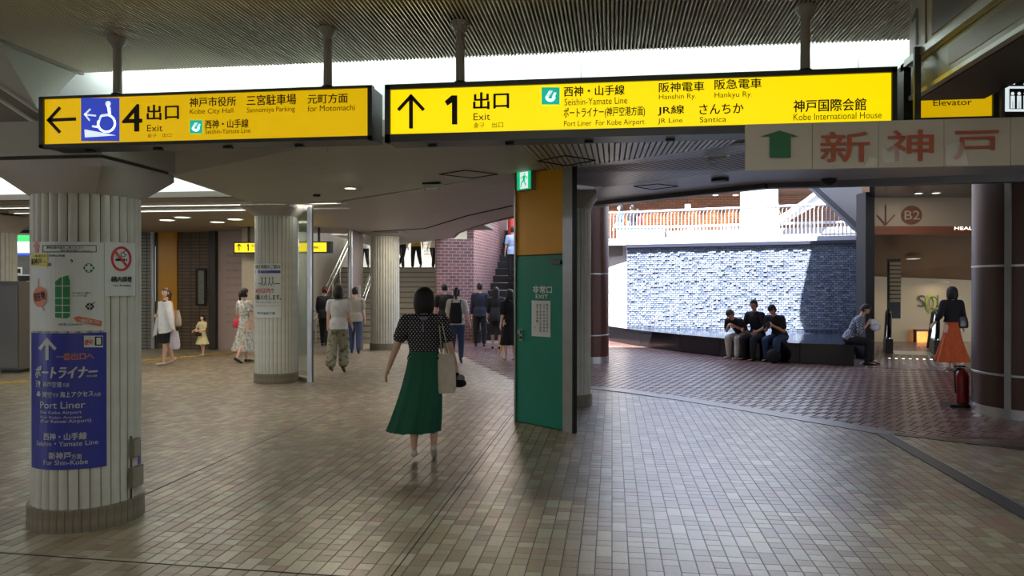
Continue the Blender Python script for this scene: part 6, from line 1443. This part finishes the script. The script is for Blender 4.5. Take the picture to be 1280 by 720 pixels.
t_ = empty('yellow_umbrella', G3(624, 446), 'yellow folded umbrella standing low beside the woman in black dress', 'umbrella')
p = Vector(G3(624, 446)); q = MB(); q.tube([(0, 0, .02), (.10, .02, .42), (.16, .03, .62)], .03, 8, rs=[.012, .045, .03]); q.build('canopy_folded', fab('yellow_umb', (206, 172, 40)), t_, smooth=True, world=False); q = MB(); q.tube([(.16, .03, .6), (.2, .04, .74)], .01, 6); q.build('umbrella_handle', m_black, t_, world=False)
person(G3(637, 450), AW+R(20), 1.56, 'woman in black dress and white socks partly behind the green door block', 'bob', legs=((3, 2), (-4, 5)), top=dict(m=blk, sleeve=.8, loose=.02), bottom=dict(kind='skirt', m=blk, hem=.22, flare=.14), shoe=dict(m=mat('white_sock', (205, 203, 196), .6), ankle=True))
# on the escalator and the landing
e = M(.03, 23.9, 1.8); person(tuple(e), AW, 1.70, 'man in pale blue shirt riding up the escalator', 'short', legs=((2, 2), (-2, 2)), arms=((5, 10, 20), (5, 10, 20)), top=dict(m=fab('pale_blue', (150, 175, 215)), sleeve=.7, loose=.02, len=.05), bottom=dict(kind='trousers', m=blk), shoe=sh_blk)
up_ = 2.19
for px, D, H, lab, tm, bmm in ((454.5-0, 26.6, 1.6, 'x', None, None),): pass
ups = [(455+0, 0, '', None, None)]
for px, D, H, rz, lab, tm, bmm, hr in (
    (455.5, 27.0, 1.6, 20, 'person in white top and black trousers on the landing left of the third pillar', whitec, blk, 'bob'),
    (503, 26.6, 1.58, -30, 'person in black on the landing right of the third pillar', blk, dark, 'bob'),
    (520, 26.3, 1.68, 20, 'person in yellow jacket walking on the upper landing', fab('mustard', (176, 140, 34)), blk, 'short'),
    (542, 26.6, 1.62, 150, 'person in white top by the brick wall on the upper landing', whitec, blk, 'long')):
    L = (px-640)/F*D
    person(tuple(M(L, D, up_)), AW+R(rz), H, lab, hr, legs=((16, 8), (-16, 22)), arms=((10, 10, 25), (-10, 10, 25)), top=dict(m=tm, sleeve=1.2, loose=.018, len=.04), bottom=dict(kind='trousers', m=bmm), shoe=sh_blk)
# seated people on the granite bench
m_khaki = fab('khaki', (196, 190, 182))
def seated(px, py, Dk, rz, H, lab, tm, bmm, lean, hd, arms, legs=((82, 78, 6), (82, 88, 8)), hair='short', hm=None, sleeve=.65, shoe=None, armto=(None, None), **k):
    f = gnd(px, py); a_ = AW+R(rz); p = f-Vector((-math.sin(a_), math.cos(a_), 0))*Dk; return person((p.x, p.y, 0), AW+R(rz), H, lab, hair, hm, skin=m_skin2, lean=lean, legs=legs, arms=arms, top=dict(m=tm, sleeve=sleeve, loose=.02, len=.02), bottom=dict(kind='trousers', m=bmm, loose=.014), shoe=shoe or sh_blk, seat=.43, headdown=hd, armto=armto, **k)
wsh = dict(m=mat('white_sneaker', (205, 205, 202), .5), ankle=True)
seated(914, 449, .44, 128, 1.68, 'seated man in black tee and pale trousers bent forward, leftmost on the bench', blk, m_khaki, 46, 34, ((20, 8, 45), (20, 8, 45)), hm=m_hairb, shoe=wsh, armto=((-.06, .26, .12), (.06, .26, .12)))
seated(933, 451, .46, 132, 1.72, 'seated man in black tee sitting upright, middle of the trio on the bench', fab('tee_black', (24, 24, 27)), dark, 14, 12, ((10, 10, 50), (15, 8, 40)), armto=((-.10, .2, .06), (.09, .22, .08)))
P = seated(962, 453, .46, 134, 1.70, 'seated man in black tee reading his phone, right of the trio on the bench', fab('tee_black2', (28, 28, 30)), denim, 30, 35, ((20, 8, 60, 20), (20, 8, 60, 20)), armto=((-.03, .25, .15), (.03, .25, .15)))
c = P['base']+P['rot'] @ (P['off']+Vector((0, .30, .15))*1.70); t_ = empty('phone', tuple(c), 'small phone in the hands of the right man of the bench trio', 'phone'); q = MB(); q.box((0, 0, 0), (.07, .012, .14)); q.build('phone_body', m_black, t_, world=False); q = MB(); q.box((0, .0065, 0), (.062, .002, .125)); q.build('phone_screen', mat('phone_screen', (190, 200, 215), .3, emit=.6), t_, world=False)
p = gnd(967, 454); t_ = empty('floor_bag', (p.x, p.y, 0), 'black bag on the floor between the legs of the right bench sitter', 'bag'); q = MB(); q.ell((0, 0, .15), (.15, .11, .15), 16, 10); q.build('bag_body', blk, t_, smooth=True, world=False); q = MB(); q.tube([(-.07, 0, .26), (-.04, 0, .36), (.04, 0, .36), (.07, 0, .26)], .012, 6); q.build('handle', m_black, t_, smooth=True, world=False)
P = seated(1092, 456, .45, 180+62, 1.68, 'man in checked shirt sitting alone by the dark post, looking down at a white packet', check('checked_shirt', (150, 156, 172), (44, 48, 66), 38), blk, 26, 28, ((20, 10, 70, 10), (20, 10, 70, 10)), sleeve=1.3, armto=((-.04, .22, .20), (.04, .22, .20)))
c = P['base']+P['rot'] @ (P['off']+Vector((0, .27, .20))*1.68); t_ = empty('white_packet', tuple(c), 'white crumpled packet held by the man in checked shirt', 'packet'); q = MB()
q.ell((0, 0, 0), (.09, .05, .07), 12, 8); q.ell((.03, 0, -.1), (.11, .06, .07), 12, 8); q.build('packet_body', mat('packet_white', (205, 210, 218), .4, noise=.2, scale=20), t_, world=False)
# woman in the orange skirt
P = person(G3(1190, 462), AW+R(-3), 1.62, 'woman in black top and long orange skirt walking toward the shop escalator', 'bob', legs=((-8, 4), (12, 20)), arms=((6, 14, 35), (4, 14, 20)), top=dict(m=fab('black_top', (20, 18, 20)), sleeve=1.4, loose=.024), bottom=dict(kind='skirt', m=mat('orange_skirt', (190, 84, 32), .8, noise=.2, scale=10), hem=.10, flare=.20, folds=12), shoe=dict(m=mat('beige_shoe', (200, 192, 176), .5)))
sx = P['arms'][1][0]+P['off']; bag(P, (sx.x+.02, sx.y-.05, sx.z-.25), 'black_shoulder_bag', 'black shoulder bag of the woman in the orange skirt', 'bag', mat('black_leather', (28, 26, 26), .3), .2, .22, .1, strap=[[(sx.x-.02, sx.y-.06, sx.z-.26), (sx.x-.02, sx.y-.06, sx.z-.05), (sx.x-.03, sx.y, sx.z+.05), (sx.x+.02, sx.y+.05, sx.z-.26)]])
# terrace visitors
for px, D, H, rz, lab, tm, sc_ in ((966, 27.5, 1.62, -60, 'person in white top leaning at the far stairs above the court', whitec, 0), (962, 28.3, 1.7, -60, 'person in dark clothes standing behind the person in white top above the court', dark, 0),
                              (775, 26.5, 1.65, 100, 'first person in blue seen through the railing at its left end', fab('blue_shirt', (70, 90, 140)), 0), (790, 26.0, 1.6, 30, 'person in dark top second from the left behind the railing', dark, 0), (797, 27.5, 1.62, 0, 'person in red top behind the left end of the railing', fab('red_shirt', (150, 50, 50)), 0)):
    L = (px-640)/F*D
    z = 2.8 if D < 27.4 or px < 900 else 3.35
    person(tuple(M(L, D, z)), AW+R(rz), H, lab, 'short' if tm is dark else 'bob', legs=((6, 4), (-6, 8)), top=dict(m=tm, sleeve=.8, loose=.02, len=.03), bottom=dict(kind='trousers', m=blk), shoe=None)
